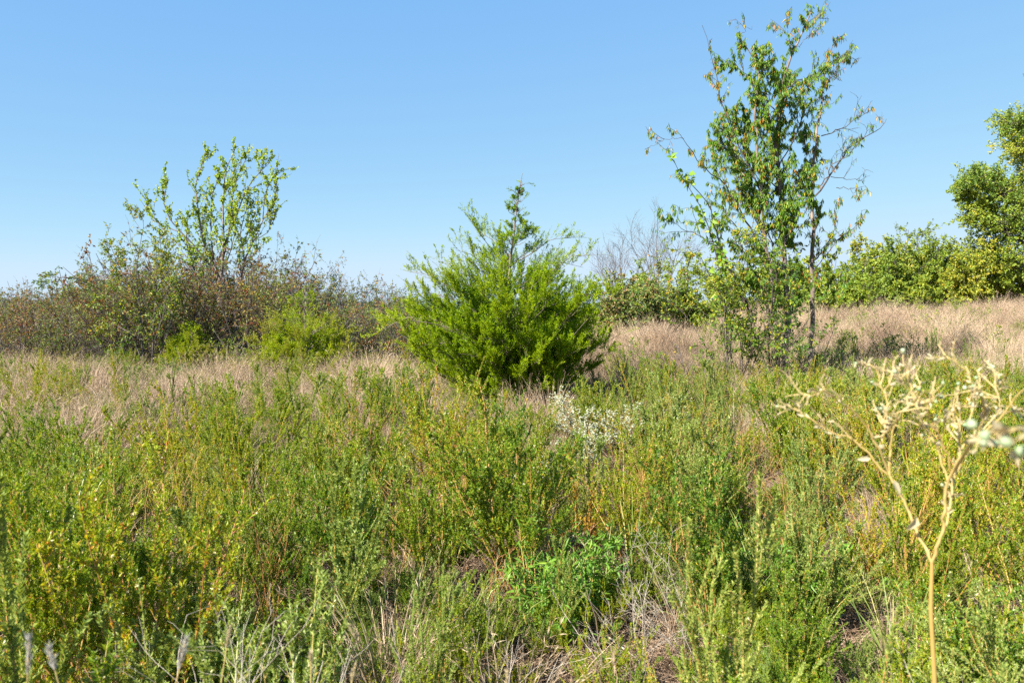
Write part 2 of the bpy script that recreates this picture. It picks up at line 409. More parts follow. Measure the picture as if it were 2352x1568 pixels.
def blade_tuft(rng, n=110, h=.7, spread=.5, base=.07, w=.0024, bend=.5, tone=(.2, .9), head=.35):
    """a tuft of grass: thin arching blades, some ending in an airy head"""
    a = Acc()
    az = rng.uniform(0, 6.283, n); r = base * np.sqrt(rng.random(n))
    P = np.stack([r * np.cos(az), r * np.sin(az), np.zeros(n) - .01], 1)
    az2 = az + rng.normal(0, .6, n); s_ = rng.uniform(.05, 1, n) * spread
    D = np.stack([np.cos(az2) * s_, np.sin(az2) * s_, np.ones(n)], 1)
    L = h * rng.uniform(.45, 1.1, n)
    out = np.stack([np.cos(az2), np.sin(az2), -.5 * np.ones(n)], 1) * bend * rng.uniform(.2, 1.3, (n, 1))
    K = 4; d = unit(D); pts = [P]; Q = P
    for k in range(K):
        d = unit(d + out * (.12 + .18 * k) * .8); Q = Q + d * (L / K)[:, None]; pts.append(Q)
    B = np.stack(pts, 1)
    sd_ = unit(np.cross(D, rng.normal(0, 1, D.shape)))
    ww = w * np.array([1, .9, .75, .5, .12])[None, :, None] * rng.uniform(.6, 1.3, (n, 1, 1))
    V = np.stack([B + sd_[:, None] * ww, B - sd_[:, None] * ww], 2)
    o = np.arange(n)[:, None] * 2 * (K + 1) + np.arange(K)[None] * 2
    F = np.stack([o, o + 1, o + 3, o + 2], -1).reshape(-1, 4)
    tn = rng.uniform(*tone, n)
    a.add(V, np.repeat(tn, 2 * (K + 1)), f4=F)
    m = np.where(rng.random(n) < head)[0]
    if len(m):
        idx = np.repeat(m, 9); t = rng.uniform(.62, 1, len(idx))
        Q, T = on_branch(B, idx, t)
        dd = unit(T + rng.normal(0, .45, T.shape))
        a.leaves(Q, dd, rng.normal(0, 1, Q.shape), rng.uniform(.02, .05, len(Q)) * h / .7, .0028, np.clip(tn[idx] + .12, 0, 1))
    return a

def litter_tuft(rng, n=90, rad=.35):
    a = Acc()
    P = np.stack([rng.normal(0, rad * .5, n), rng.normal(0, rad * .5, n), rng.uniform(.0, .05, n)], 1)
    az = rng.normal(0, 1.0, n) + rng.integers(0, 2, n) * 3.14
    D = np.stack([np.cos(az), np.sin(az), rng.normal(.12, .16, n)], 1)
    B = grow(P, D, rng.uniform(.12, .42, n), 3, .14, (0, 0, -.12), rng)
    B[:, :, 2] = np.abs(B[:, :, 2])
    a.tubes(B, taper(.0019, .0008, n, 4) * rng.uniform(.6, 1.5, (n, 1)), 3, rng.uniform(.1, 1, n))
    return a

rg = np.random.default_rng(11)
CL = []        # (root object builder data) of the bush clover variants
def make_weed(kind, seed):
    rng = np.random.default_rng(seed)
    if kind == 'green': return weed_parts(rng, .95, 9, [.2, .34, .46, .3][seed % 4], branchy=12), M['stem_green'], M['clover']
    if kind == 'dense': return weed_parts(rng, .80, 11, .38, branchy=11), M['stem_green'], M['clover']
    if kind == 'gold': return weed_parts(rng, .95, 9, .5, gold=.24, branchy=10, dens=.85), M['stem_red'], M['clover']
    if kind == 'wand': return weed_parts(rng, 1.05, 4, .22, branchy=6, dens=1.1, leaf=.016, spike=3.0), M['stem_green'], M['clover']
WV = {}
for kind, nvar in (('green', 4), ('dense', 3), ('gold', 3), ('wand', 2)):
    for q in range(nvar):
        (st, fo), ms, mf = make_weed(kind, 100 + 17 * len(WV) * 3 + q)
        if kind == 'wand' or (kind, q) in (('green', 1), ('dense', 0)): mf = M['clover_grey']
        WV[(kind, q)] = (st.mesh('stems', ms), fo.mesh('foliage', mf), (st, fo, ms, mf))

DRY = [blade_tuft(np.random.default_rng(40 + i), 120, .72, .55, .09, .0022, .5, (.3, 1), .4).mesh('dry_tuft', M['dry']) for i in range(3)]
DRY += [blade_tuft(np.random.default_rng(50 + i), 110, .6, .9, .10, .0022, .9, (0, .8), .3).mesh('leaning_tuft', M['dry']) for i in range(2)]
GRN = [blade_tuft(np.random.default_rng(60 + i), 70, .55, .45, .07, .0034, .55, (0, 1), .1).mesh('green_tuft', M['green_grass']) for i in range(2)]
LIT = [litter_tuft(np.random.default_rng(70 + i), 110, .4).mesh('litter', M['litter']) for i in range(3)]

def gap(px, d):
    """0..1: how open the weeds are (the trodden strip with dead litter, low spots)"""
    g = 0
    for (gx, gd, rx, rd) in ((1110, 4.1, 85, .7), (1340, 4.5, 100, .4), (1500, 3.3, 75, .4), (960, 6.1, 80, .5), (1370, 7.0, 125, 1.2), (1760, 6.5, 110, .6), (1900, 5.2, 120, .35), (330, 7.5, 150, .5)):
        g = np.maximum(g, 1 - ((px - gx) / rx) ** 2 - ((d - gd) / rd) ** 2)
    return g

def px_of(x, y): return CX + FPX * x / y

def throw(n, y0, y1, rng, over=1.12):
    y = np.sqrt(rng.uniform(y0 ** 2, y1 ** 2, n)); x = rng.uniform(-1, 1, n) * .643 * y * over
    return x, y

KEEP = [(0.256, 12.2, 1.0), (5.0, 14.5, .35), (.15, 11.0, .9), (.12, 10.0, .75), (.1, 9.1, .6)]
def clear(x, y):
    m = np.ones(len(x), bool)
    for kx, ky, kr in KEEP: m &= np.hypot(x - kx, y - ky) > kr
    return m      # cedar and tree feet

def spaced(x, y, dist):
    """keep points at least dist apart"""
    cell = {}; ok = np.zeros(len(x), bool)
    for i in range(len(x)):
        d = dist[i]; c = (int(x[i] / .6), int(y[i] / .6)); good = True
        for a in (-1, 0, 1):
            for b in (-1, 0, 1):
                for j in cell.get((c[0] + a, c[1] + b), ()):
                    if (x[j] - x[i]) ** 2 + (y[j] - y[i]) ** 2 < d * d: good = False; break
        if good: cell.setdefault(c, []).append(i); ok[i] = True
    return ok

def weeds():
    rng = np.random.default_rng(21)
    x, y = throw(18000, 1.75, 30, rng)
    px = px_of(x, y)
    nz = wav(x, y, .9, 0, 5)
    # how likely a weed is at this distance
    far = 1 - sstep(6.2, 9.0, y + 1.0 * nz)
    left = (px < 620) * (1 - sstep(4.7, 6.8, y + 1.2 * nz)) + .06 * (px < 620)
    mid = (px >= 620) * (px < 1600) * (far * np.where(px < 980, 1 - sstep(5.0, 7.0, y + nz), 1) + .06)
    right = (px >= 1600) * (1 - .62 * sstep(10, 20, y + 4.5 * nz)) * (1 - .6 * sstep(21, 27, y))
    pr = np.clip(left + mid + right, 0, 1)
    pr = pr * (gap(px, y) <= 0)
    for (kx, ky, kr) in KEEP: pr = pr * (np.hypot(x - kx, y - ky) > kr)
    k = rng.random(len(x)) < pr
    x, y, px, nz = x[k], y[k], px[k], nz[k]
    ok = spaced(x, y, .27 + .022 * y + .06 * rng.random(len(x)))
    x, y, px, nz = x[ok], y[ok], px[ok], nz[ok]
    o = np.argsort(y); x, y, px, nz = x[o], y[o], px[o], nz[o]
    n = len(x); print('weeds', n)
    hs = rng.uniform(.80, 1.20, n) + .08 * nz
    # height limits: near the camera the middle stays low so that the strip behind shows
    hs *= 1 + .22 * (px < 380) * (y < 3.2)
    hs *= 1 - .38 * ((px > 820) & (px < 1560) & (y < 4.0))
    hs *= 1 - .22 * ((px > 1560) & (y < 3.4))
    hs *= 1 - .30 * ((px > 1010) & (px < 1330) & (y > 5.6) & (y < 10.5))
    hs *= 1 - .25 * sstep(8, 14, y)
    u = rng.random(n); goldp = .16 + .22 * (wav(x, y, 1.4, 4, 9) > .35) + .1 * (px > 850) + .15 * ((px > 1000) & (px < 1500) & (y > 4))
    kinds = np.where(u < goldp, 'gold', np.where(u < goldp + .12, 'wand', np.where(u < goldp + .55, 'green', 'dense')))
    nvar = {'green': 4, 'dense': 3, 'gold': 3, 'wand': 2}
    look = {'green': ('bushy green weed with many upright stems', 'bushy green weeds'),
            'dense': ('low rounded green weed with tiny leaflets', 'low rounded weeds'),
            'gold': ('open yellowing weed with reddish stems', 'yellowing weeds'),
            'wand': ('slender weed of few leafy wands', 'slender weeds')}
    zones = [('in the bottom left corner', lambda p, d: p < 420 and d < 3.2), ('along the left edge', lambda p, d: p < 420),
             ('just left of the trodden gap', lambda p, d: p < 1000 and d < 4.2), ('before the tan grass left of cedar', lambda p, d: p < 1000),
             ('at the bottom centre', lambda p, d: p < 1560 and d < 4.0), ('between trodden gap and cedar', lambda p, d: p < 1560),
             ('around the cream dried stalk', lambda p, d: d < 4.5), ('right of the tall tree foot', lambda p, d: True)]
    rest = []; protos = {}
    for i in range(n):
        kd = kinds[i]; q = int(rng.integers(nvar[kd])); z = float(gz(x[i], y[i])) - .01
        rz = rng.uniform(0, 6.28); tl = rng.normal(0, .13, 2)
        if i >= 285 :
            rest.append((x[i], y[i], z, rz, tl, hs[i], kd, q)); continue
        zt = [zz for zz, f in zones if f(px[i], y[i])][0]
        lb, gr = look[kd]
        lab = f"{lb} {zt}"; grp = f"{gr} {zt}"
        w = hs[i] * rng.uniform(.95, 1.35)
        if (kd, q) not in protos:
            r = thing('bush_clover', (x[i], y[i], z), lab, 'weed', grp, rz); r.scale = (w, w, hs[i]); r.rotation_euler = (tl[0], tl[1], rz)
            for nm, me in (('stems', WV[(kd, q)][0]), ('foliage', WV[(kd, q)][1])):
                c = bpy.data.objects.new(nm, me); S.collection.objects.link(c); c.parent = r
            protos[(kd, q)] = r
        else:
            copy_thing(protos[(kd, q)], (x[i], y[i], z), rz, (w, w, hs[i]), lab, grp, tl)
    # the farther ones: one object
    src, key = [], {}
    for (kd, q), (a, b, (st, fo, ms, mf)) in WV.items():
        if q > 1: continue
        me = b.copy(); me.name = 'far_weed'
        key[(kd, q)] = len(src); src.append(source('far_weed', me))
        key[(kd, q, 's')] = len(src); src.append(source('far_weed_stems', a))
    P, ro, sc, ix = [], [], [], []
    for (X, Y, z, rz, tl, h_, kd, q) in rest:
        for kk in ((kd, q % 2), (kd, q % 2, 's')):
            P.append((X, Y, z)); ro.append((tl[0], tl[1], rz)); sc.append((h_, h_, h_)); ix.append(key[kk])
    ix = len(src) - 1 - np.array(ix) if False else np.array(ix)
    scatter('distant_weeds', src, P, ro, sc, ix, 'green and yellow weeds merging together beyond the near stand', 'weeds')
weeds()

def grasses():
    rng = np.random.default_rng(33)
    def base(n, y0, y1):
        x, y = throw(n, y0, y1, rng); return x, y, px_of(x, y), wav(x, y, .8, 0, 5)
    def emit(name, meshes, x, y, h, tilt, label, cat, lean=0.0):
        n = len(x)
        P = np.stack([x, y, gz(x, y) - .01], 1)
        ro = np.stack([rng.normal(0, tilt, n), rng.normal(lean, tilt, n), np.zeros(n)], 1)
        # a spin about the vertical first, then the lean: pick the spin as z only where the lean is nil
        if lean == 0: ro[:, 2] = rng.uniform(0, 6.28, n)
        else: ro[:, 2] = rng.uniform(-.7, .7, n)
        w = rng.uniform(.85, 1.25, n) * np.maximum(h, .6)
        scatter(name, [source(name, m) for m in meshes], P, ro, np.stack([w, w, h], 1), rng.integers(0, len(meshes), n), label, cat)
    # standing dry grass
    x, y, px, nz = base(26000, 2.2, 48)
    p = np.zeros(len(x))
    p += .12 * (y < 4.2) + .38 * (y >= 4.2) * (y < 8)
    p += (px < 1000) * sstep(5.6, 7.6, y + .8 * nz) * (.55 + .45 * (nz > -.3)) * (y < 19)
    p += (px >= 1000) * (px < 1680) * sstep(7.5, 10, y + .6 * nz)
    p += (px >= 1680) * sstep(13, 23, y + 4.5 * nz) + (px >= 1680) * .25 * (y > 6)
    p *= (gap(px, y) <= .2) * np.where(clear(x, y), 1, .25)
    p *= np.where(y > 22, np.where(px > 1300, 1, .15), 1)
    k = rng.random(len(x)) < p; x, y, px, nz = x[k], y[k], px[k], nz[k]
    h = rng.uniform(.4, 1.15, len(x)) * (1 + .42 * wav(x, y, 1.6, 2, 8)) * (1 - .35 * (y < 7))
    h *= np.where((y > 6.5) & (y < 11), .85, 1) * np.where(px < 1000, 1 - .28 * sstep(11, 16, y), 1)
    m = (px > 1330) & (px < 1680) & (y < 20)
    print('dry', len(x), m.sum())
    emit('dry_grass', DRY[:3], x[~m], y[~m], h[~m], .22, 'tan and pinkish dry prairie grass standing in drifts behind the green weeds', 'dry grass')
    emit('bent_dry_grass', DRY[3:], x[m], y[m], h[m] * 1.1, .25, 'reddish tan dry grass bent over sideways between cedar and tall tree', 'dry grass', lean=.5)
    # green grass mixed in
    x, y, px, nz = base(9000, 3.2, 45)
    p = .30 * (y < 7) + .28 * (y >= 7) + .3 * (nz < -.4) + .2 * (px < 700) * (y > 9)
    k = (rng.random(len(x)) < p) & (gap(px, y) <= .3) & clear(x, y)
    x, y = x[k], y[k]
    emit('green_grass', GRN, x, y, rng.uniform(.5, 1.15, len(x)), .15, 'thin green grass blades mixed through the weeds and dry grass', 'grass')
    # dead litter on the soil
    x, y, px, nz = base(2600, 1.8, 11)
    emit('dead_litter', LIT, x, y, np.ones(len(x)), .05, 'tangle of dead brown stalks and blades lying on the soil', 'plant litter')
    # small green undergrowth
    x, y, px, nz = base(3400, 2.0, 15)
    k = (gap(px, y) <= .35) & (rng.random(len(x)) < np.where(y < 8, .9, .4))
    x, y = x[k], y[k]; n = len(x)
    me = [WV[('dense', q)][1] for q in range(3)] + [WV[('gold', 0)][1]]
    P = np.stack([x, y, gz(x, y) - .02], 1)
    ro = np.stack([rng.normal(0, .2, n), rng.normal(0, .2, n), rng.uniform(0, 6.28, n)], 1); s_ = rng.uniform(.28, .6, n)
    scatter('undergrowth', [source('undergrowth', m_) for m_ in me], P, ro, np.stack([s_, s_, s_ * .9], 1), rng.integers(0, 4, n),
            'low green and yellow undergrowth filling the floor under the weeds', 'undergrowth')
grasses()

# ------------------------------------------------------------------ trees and shrubs
def zmap(ox, oy, sx, sy):
    return lambda p: (ox + sx * p[0], oy + sy * p[1])

def limb(poly, Y, zm, dy, rng, K=12, foot=None):
    """a limb traced as points, given its own depth: it wanders dy metres in depth from where it starts"""
    pts = []; m = len(poly)
    w = rng.normal(0, .12, m).cumsum() * abs(dy) * .5
    for i, q in enumerate(poly):
        px, py = zm(q); pts.append(at(px, py, Y + dy * i / max(m - 1, 1) + w[i] * .4))
    return resample(pts, K)

def local(root, *arrs):
    o = np.array(root.location)
    return [a - o for a in arrs]

def tall_tree():
    rng = np.random.default_rng(301)
    Y = 14.5; zm = zmap(1421, 0, .6248, .6248)
    foot = at(1800, 925, Y); foot[2] = float(gz(foot[0], Y)) - .03
    root = thing('slender_tree', foot, 'tallest tree, slender and sparse with hanging narrow leaves and bare outer twigs', 'tree')
    # (points, depth drift, foot radius, end radius, leafiness, twig count per metre)
    T = [([(618, 1490), (612, 1350), (620, 1200), (615, 1050), (603, 900), (602, 780), (590, 640), (578, 540), (590, 400), (605, 300), (640, 190), (680, 110), (705, 50)], .25, .060, .008, .75, 5),
         ([(585, 1480), (580, 1300), (578, 1180), (560, 1000), (530, 850), (528, 700), (510, 560), (500, 420), (520, 280), (490, 200), (440, 130)], -.5, .048, .006, .85, 6),
         ([(690, 1480), (700, 1330), (710, 1200), (715, 1050), (712, 900), (718, 780), (712, 640), (725, 520), (745, 400), (755, 300), (770, 200), (810, 130)], .5, .045, .006, .20, 5)]
    Bs = [([(722, 720), (780, 640), (840, 560), (900, 500), (960, 470), (990, 430)], .6, .018, .004, .10, 4),
          ([(735, 690), (790, 600), (850, 570), (885, 520)], -.5, .012, .003, .05, 5),
          ([(745, 500), (830, 465), (890, 420), (930, 415)], .3, .010, .003, .05, 6),
          ([(780, 650), (850, 660), (912, 668)], .3, .007, .002, .03, 3), ([(800, 690), (850, 690), (880, 740)], -.2, .007, .002, .2, 4),
          ([(716, 960), (770, 905), (820, 870), (900, 810)], .5, .012, .003, .3, 5), ([(716, 1000), (790, 900), (800, 800), (795, 730)], -.4, .01, .003, .2, 5),
          ([(480, 1150), (430, 1050), (370, 900), (345, 780), (300, 720), (240, 650)], -.6, .022, .005, .25, 4),
          ([(510, 900), (450, 780), (390, 680), (320, 630), (270, 560), (235, 500)], -.7, .018, .004, .28, 5),
          ([(240, 510), (205, 510), (165, 520), (110, 540)], -.1, .005, .002, .25, 4),
          ([(525, 720), (460, 570), (400, 450), (375, 370), (365, 290), (340, 220), (305, 90)], -.3, .016, .003, .25, 5),
          ([(590, 430), (520, 330), (450, 260), (380, 242)], .5, .012, .003, .9, 6), ([(600, 340), (650, 300), (720, 280), (780, 225), (850, 215)], .4, .012, .003, .5, 6),
          ([(588, 620), (640, 520), (680, 430), (690, 340), (730, 260)], -.5, .013, .003, .8, 6), ([(600, 800), (660, 700), (690, 600), (680, 480)], .6, .012, .003, .9, 6),
          ([(530, 860), (470, 760), (440, 640), (420, 520), (430, 400)], .8, .014, .003, 1.0, 7), ([(540, 950), (470, 880), (400, 780), (370, 660), (360, 560)], .9, .013, .003, .9, 6),
          ([(510, 560), (560, 460), (555, 360), (540, 260), (510, 210)], -.8, .012, .003, 1.0, 7), ([(528, 760), (580, 690), (560, 580), (600, 500)], .7, .011, .003, 1.0, 7),
          ([(640, 190), (620, 150), (615, 90)], .1, .006, .002, .3, 5), ([(690, 110), (730, 70), (770, 55)], .2, .005, .002, .05, 5), ([(660, 170), (720, 120), (745, 95)], -.2, .005, .002, .2, 5),
          ([(755, 320), (800, 260), (830, 210), (890, 222)], .3, .007, .002, .08, 6), ([(440, 135), (470, 110), (495, 100)], -.1, .004, .002, .1, 4),
          ([(590, 700), (520, 640), (460, 600), (400, 560), (350, 470)], -.9, .012, .003, .9, 7), ([(570, 900), (520, 800), (490, 700), (480, 560), (470, 440)], .5, .012, .003, 1.3, 8), ([(600, 950), (630, 850), (640, 740), (650, 620)], -.6, .012, .003, 1.2, 8),
          ([(560, 1150), (500, 1060), (470, 960), (440, 860)], .6, .012, .003, 1.2, 8), ([(580, 560), (560, 450), (600, 350), (590, 270)], .6, .01, .003, 1.3, 8), ([(610, 1200), (650, 1080), (660, 960), (640, 880)], .4, .01, .003, 1.2, 7), ([(715, 880), (740, 780), (700, 700), (680, 640)], -.5, .010, .003, .8, 6),
          ([(370, 900), (300, 870), (230, 840), (180, 810)], -.4, .010, .002, .4, 6), ([(612, 1100), (560, 1050), (500, 1000)], -.6, .010, .003, .9, 6), ([(710, 1150), (760, 1090), (830, 1050)], -.3, .008, .002, .6, 6)]
    tk, br, cr = Acc(), Acc(), Acc(); limbs = []
    for p, dy, r0, r1, lf, tw in T:
        L = limb(p, Y, zm, dy, rng, 26); L = L + rng.normal(0, .012, L.shape)
        L[0, 2] = float(gz(L[0, 0], L[0, 1])) - .05
        tk.tubes(L - foot, r0 * (1 - np.linspace(0, 1, 27)) ** .8 + r1, 8, .5); limbs.append((L, lf, tw))
    for p, dy, r0, r1, lf, tw in Bs:
        L = limb(p, Y, zm, dy, rng, 14); L = L + np.concatenate([[[0, 0, 0]], rng.normal(0, .018, (14, 3))])
        br.tubes(L - foot, np.linspace(r0, r1, 15), 5, .5); limbs.append((L, lf, tw))
    for L, lf, tw in limbs:
        ln = np.linalg.norm(np.diff(L, axis=0), axis=1).sum()
        zt = 1.1 if ln > 4 else 0
        n = max(int(ln * tw * 1.3), 2)
        t0 = .30 if ln > 4 else .1
        P, D, ix, t = kids(L[None], n, t0, 1, .4, 1.0, rng, up=.55)
        LL = rng.uniform(.22, .72, n) * (1.1 - .5 * t) * (1 if lf > .3 else .75)
        A = grow(P, D, LL, 6, .17, (0, 0, .15), rng)
        br.tubes(A - foot, taper(.0062, .0026, n, 7), 3, .5)
        P2, D2, i2, t2 = kids(A, 3, .2, 1, .5, 1.1, rng)
        B = grow(P2, D2, LL[i2] * rng.uniform(.3, .6, len(i2)), 4, .2, (0, 0, -.1 if lf > .3 else 0), rng)
        br.tubes(B - foot, taper(.0038, .0018, len(B), 5), 3, .5)
        for arr, per in ((A, 26), (B, 20)):
            cnt = rng.poisson(per * lf * 1.35, len(arr)); idx = np.repeat(np.arange(len(arr)), cnt)
            if not len(idx): continue
            Q, Tn = on_branch(arr, idx, rng.uniform(.15, 1, len(idx)))
            d = unit(Tn * .15 + rng.normal(0, .30, Tn.shape) + np.array([0, 0, -1.1]))
            hz = (Q[:, 2] - foot[2]) / 6.5
            tone = .42 + rng.normal(0, .16, len(Q)) + .18 * np.clip(.5 - hz, 0, 1)
            tone = np.where(rng.random(len(Q)) < (.06 if lf > .3 else .25), rng.uniform(.8, 1, len(Q)), tone)
            ll = rng.uniform(.055, .115, len(Q))
            cr.leaves(Q - foot, d, rng.normal(0, 1, Q.shape), ll, ll * rng.uniform(.17, .26, len(Q)), np.clip(tone, 0, 1))
    tk.build('trunk', M['bark'], root); br.build('branches', M['twig_dark'], root); cr.build('crown', M['willow'], root)
    # broad heart-shaped leaves on the left limb: another sapling leaning through the tree
    f2 = at(1668, 900, 14.0); f2[2] = float(gz(f2[0], 14.0)) - .03
    r2 = thing('broadleaf_sapling', f2, 'thin sapling with large bright heart leaves leaning out left of the tall tree', 'sapling')
    a, b = Acc(), Acc()
    L = limb([(395, 1430), (400, 1250), (385, 1050), (350, 900), (320, 800), (280, 720), (235, 660), (205, 595)], 14.0, zm, -.5, rng, 16)
    a.tubes(L - f2, np.linspace(.02, .004, 17), 5, .5)
    P, D, ix, t = kids(L[None], 16, .35, 1, .5, 1.0, rng, up=.2); A = grow(P, D, rng.uniform(.15, .45, 16), 4, .1, (0, 0, .1), rng)
    a.tubes(A - f2, taper(.004, .0015, 16, 5), 3, .5)
    for arr, k in ((A, 6), (L[None], 34)):
        idx = np.repeat(np.arange(len(arr)), k); Q, Tn = on_branch(arr, idx, rng.uniform(.3, 1, len(idx)))
        d = unit(Tn * .3 + rng.normal(0, .5, Tn.shape) + np.array([0, -.1, -.35])); s_ = rng.uniform(.07, .14, len(Q))
        b.leaves(Q - f2, d, rng.normal(0, .6, Q.shape) + np.array([-.3, -.5, .6]), s_, s_ * .72, np.clip(rng.normal(.35, .15, len(Q)), 0, 1), broad=True)
    a.build('stem', M['twig_dark'], r2); b.build('leaves', M['elm'], r2)
tall_tree()

def leafy(name, foot, h, r, nst, seed, leafm, twigm, label, cat='shrub', group=None, leaf=.045, wr=.5, per=9, tone=(.4, .2), stem_r=.012,
          asym=(0, 0), lean=.9, wob=.13, lvl=(9, 4), t_leaf=.0, droop=-.2, low=.15, top_tone=0.0, hollow=0.0):
    """a many-stemmed shrub: stems, side branches, twigs and leaves"""
    rng = np.random.default_rng(seed)
    root = thing(name, foot, label, cat, group)
    st, cr = Acc(), Acc()
    az = rng.uniform(0, 6.283, nst); s_ = np.sqrt(rng.random(nst)) * lean * r / h * 1.3
    P = np.stack([.05 * np.cos(az), .05 * np.sin(az), -.05 + 0 * az], 1)
    D = np.stack([np.cos(az) * s_ + asym[0], np.sin(az) * s_ + asym[1], np.ones(nst)], 1)
    L = h * rng.uniform(.6, 1.05, nst) * (1 + .25 * s_)
    A = grow(P, D, L, 8, wob, (0, 0, .1), rng)
    st.tubes(A, taper(stem_r, stem_r * .28, nst, 9), 5, .5)
    P2, D2, i2, t2 = kids(A, lvl[0], low, 1, .45, 1.15, rng, up=.15)
    L2 = h * rng.uniform(.16, .38, len(i2)) * (1.15 - .6 * t2)
    B = grow(P2, D2, L2, 5, wob * 1.3, (0, 0, .1), rng)
    st.tubes(B, taper(stem_r * .32, stem_r * .12, len(B), 6), 3, .5)
    P3, D3, i3, t3 = kids(B, lvl[1], .15, 1, .4, 1.2, rng, up=.1)
    C = grow(P3, D3, L2[i3] * rng.uniform(.3, .6, len(i3)), 3, wob * 1.5, (0, 0, 0), rng)
    st.tubes(C, taper(stem_r * .15, stem_r * .08, len(C), 4), 3, .5)
    idx = np.repeat(np.arange(len(C)), rng.poisson(per, len(C)))
    Q, T = on_branch(C, idx, rng.random(len(idx)))
    k = rng.random(len(Q)) < np.clip((Q[:, 2] / h - t_leaf) / max(.25, 1e-3) + .15, 0, 1) if t_leaf > 0 else np.ones(len(Q), bool)
    Q, T = Q[k], T[k]
    d = unit(T * .5 + rng.normal(0, .7, T.shape) + np.array([0, 0, droop])); s3 = leaf * rng.uniform(.6, 1.3, len(Q))
    tn = tone[0] + tone[1] * rng.normal(0, 1, len(Q)) + top_tone * (Q[:, 2] / h - .5)
    cr.leaves(Q, d, rng.normal(0, .8, Q.shape) + np.array([0, 0, .7]), s3, s3 * wr, np.clip(tn, 0, 1))
    st.build('branches', M[twigm], root); cr.build('foliage', M[leafm], root)
    return root

def ft(px, Y, dz=.03):
    x = (px - CX) / FPX * Y
    return (x, Y, float(gz(x, Y)) - dz)

# yellowing shrub round the foot of the tall tree
leafy('yellowing_shrub', ft(1690, 14.1), 2.75, .95, 12, 401, 'yellow', 'twig_dark', 'yellow green shrub crowding the left side of the tall tree foot', leaf=.058, wr=.55, per=11, tone=(.55, .2), lvl=(9, 4), low=.25, top_tone=.25)
leafy('yellowing_shrub', ft(1775, 14.2), 2.6, .7, 9, 402, 'yellow', 'twig_dark', 'darker green shrub tangled between the trunks of the tall tree', leaf=.058, wr=.45, per=10, tone=(.22, .22), lvl=(7, 4), low=.2)
leafy('yellowing_shrub', ft(1850, 14.7), 1.35, .7, 6, 403, 'yellow', 'twig_dark', 'small leafy shrub at the right foot of the tall tree', leaf=.06, per=4, tone=(.3, .22), lvl=(7, 3))
leafy('yellowing_shrub', ft(1560, 12.8), .95, .6, 6, 404, 'yellow', 'twig_grey', 'low thin shrub with scattered yellow leaves in the bent dry grass', leaf=.045, per=3, tone=(.6, .2), lvl=(6, 3))

